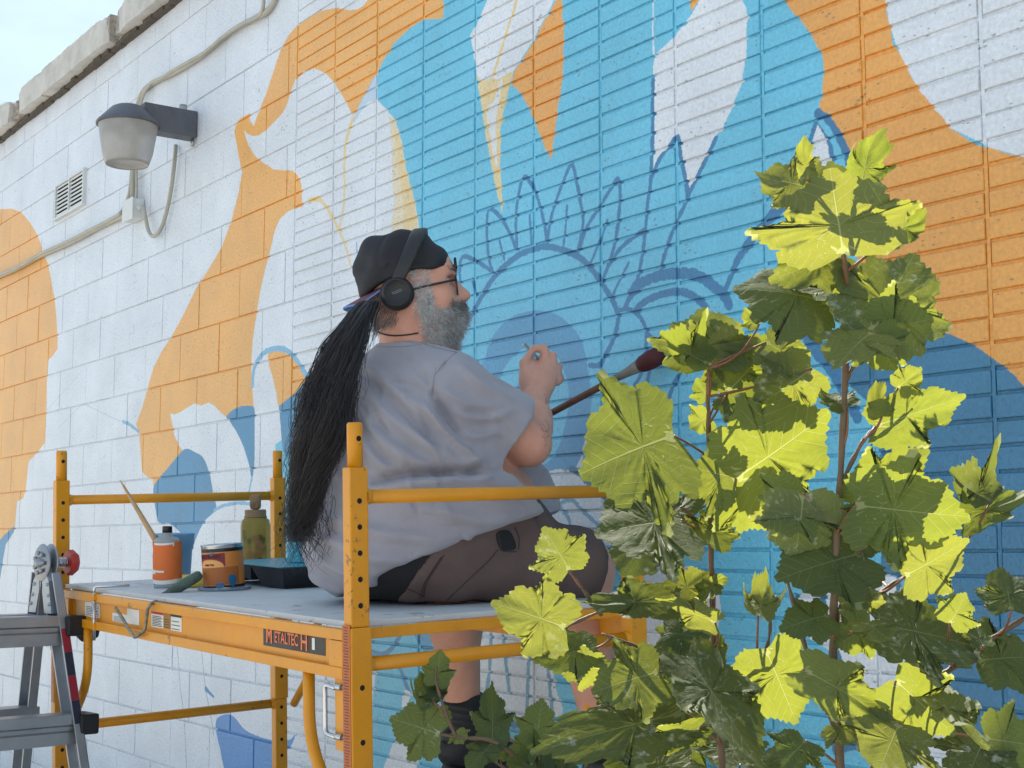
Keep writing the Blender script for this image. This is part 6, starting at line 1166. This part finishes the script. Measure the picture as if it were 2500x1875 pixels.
bf_, br_, bu_ = (BV-HC_)@hf, (BV-HC_)@hr, (BV-HC_)@hu; hz_ = np.linalg.norm(BV-HC_, axis=1) < .17
jaw = hz_ & (bf_ > .004) & (bu_ > -.130) & (((bu_ < -.050-.10*np.maximum(.060-bf_, 0)*0) & (bf_ > .030)) | ((bf_ <= .034) & (bu_ < -.040) & (np.abs(br_) > .040)) | ((bf_ < .036) & (bf_ > .012) & (bu_ < -.012) & (np.abs(br_) > .052)))
stash = hz_ & (bf_ > .078) & (bu_ < -.036) & (bu_ > -.062); side = hz_ & (np.abs(br_) > .055) & (bf_ > .002) & (bf_ < .044) & (bu_ > -.060) & (bu_ < .055); nape = hz_ & (bf_ < -.045) & (bu_ > -.075) & (bu_ < .012)
dn_ = lambda p: np.array([0, 0, -.75])+hf*.30
beard = fuzz('beard', jaw, 4200, .021, .00042, m_grey, dn_, man, .55); fuzz('beard_strands', jaw & (bf_ > .055), 900, .022, .00042, m_grey2, dn_, beard, .6); fuzz('moustache', stash, 700, .018, .00045, m_grey2, lambda p: np.array([0, 0, -.8])+hf*.35, man, .5)
fuzz('side_hair', side & (br_ < 0), 250, .020, .0007, m_grey, lambda p: -hf*.6+np.array([0, 0, -.35]), man, .25, .002); fuzz('side_hair', side & (br_ > 0), 900, .018, .00045, m_grey, lambda p: -hf*.6+np.array([0, 0, -.35]), man, .25, .002); fuzz('nape_hair', nape, 1100, .026, .0005, m_grey2, lambda p: -hf*.35+np.array([0, 0, -.55]), man, .18, .002)
eb = hz_ & (bf_ > .076) & (bu_ > .036) & (bu_ < .046) & (np.abs(br_) > .012) & (np.abs(br_) < .052); fuzz('eyebrow', eb, 160, .010, .0006, m_grey2, lambda p: hr*np.sign((p-HC_)@hr)*.8+hf*.2, man, .3, .001)
# neck cord
P = [h_[0] for h_ in (hit(BT, H1[0]+x*H1[2], H1[1]+y*H1[2], .002) for x, y in smooth_line([np.array(p, float) for p in ((512, 680), (560, 700), (620, 710), (700, 705), (760, 695))], 5)) if h_]
if len(P) > 3: b = MB(); b.tube(P, .0018, 7); b.build('neck_cord', mat('dark_cord', (.03, .02, .018, 1), .7), man, PM)

# brush in the right hand, mahlstick in the left
tip = at_depth(1277, 838, 3.86); tail_ = hq(-.004, .020, .098); bd__ = (tail_-tip)/np.linalg.norm(tail_-tip)
br = empty('lettering_brush', 'thin lettering brush held between thumb and finger near the wall', 'brush', loc=tuple(tail_)); BMx = Matrix.Translation(-Vector(tail_)); e_ = np.linalg.norm(tail_-tip)+.03
b = MB(); b.tube([tip+bd__*k for k in (.040, .10, e_*.6, e_-.02, e_)], [.0042, .0046, .0044, .0034, .002], 10); b.build('handle', mat('brush_handle', srgb(110, 106, 98), .4, vary=.3, vscale=40), br, BMx); b = MB(); b.tube([tip+bd__*k for k in (.018, .042)], [.0046, .0046], 10); b.build('ferrule', m_chrome, br, BMx); b = MB(); b.tube([tip+bd__*k for k in (0, .008, .020)], [.0008, .0040, .0044], 8); b.build('bristles', mat('bristles_blue', srgb(60, 80, 100), .7), br, BMx)
ms = empty('mahlstick', 'brown wooden mahlstick with a maroon padded end resting on the wall', 'stick', loc=tuple(STK0)); MMx = Matrix.Translation(-Vector(STK0)); Ls = np.linalg.norm(STK1-STK0); m_maroon = mat('maroon_leather', srgb(74, 24, 26), .7, bump=.4, bscale=60, vary=.25, vscale=40)
b = MB(); b.tube([STK0+sdv*k for k in (-.12, 0, Ls*.5, Ls-.05)], [.0085, .009, .009, .0095], 14); b.build('shaft', mat('stained_wood', srgb(98, 62, 42), .5, bump=.3, bscale=90, vary=.45, vscale=50), ms, MMx)
b = MB(); b.tube([STK0+sdv*k for k in (Ls-.135, Ls-.10, Ls-.062)], [.0095, .0125, .0175], 16); b.build('tape_wrap', mat('grey_tape', srgb(126, 118, 110), .7, bump=.4, bscale=80, vary=.3, vscale=50), ms, MMx); b = MB(); b.tube([STK0+sdv*k for k in (Ls-.066, Ls-.055, Ls-.03, Ls-.005, Ls+.008)], [.0170, .0215, .0245, .0235, .012], 18); b.build('pad', m_maroon, ms, MMx)
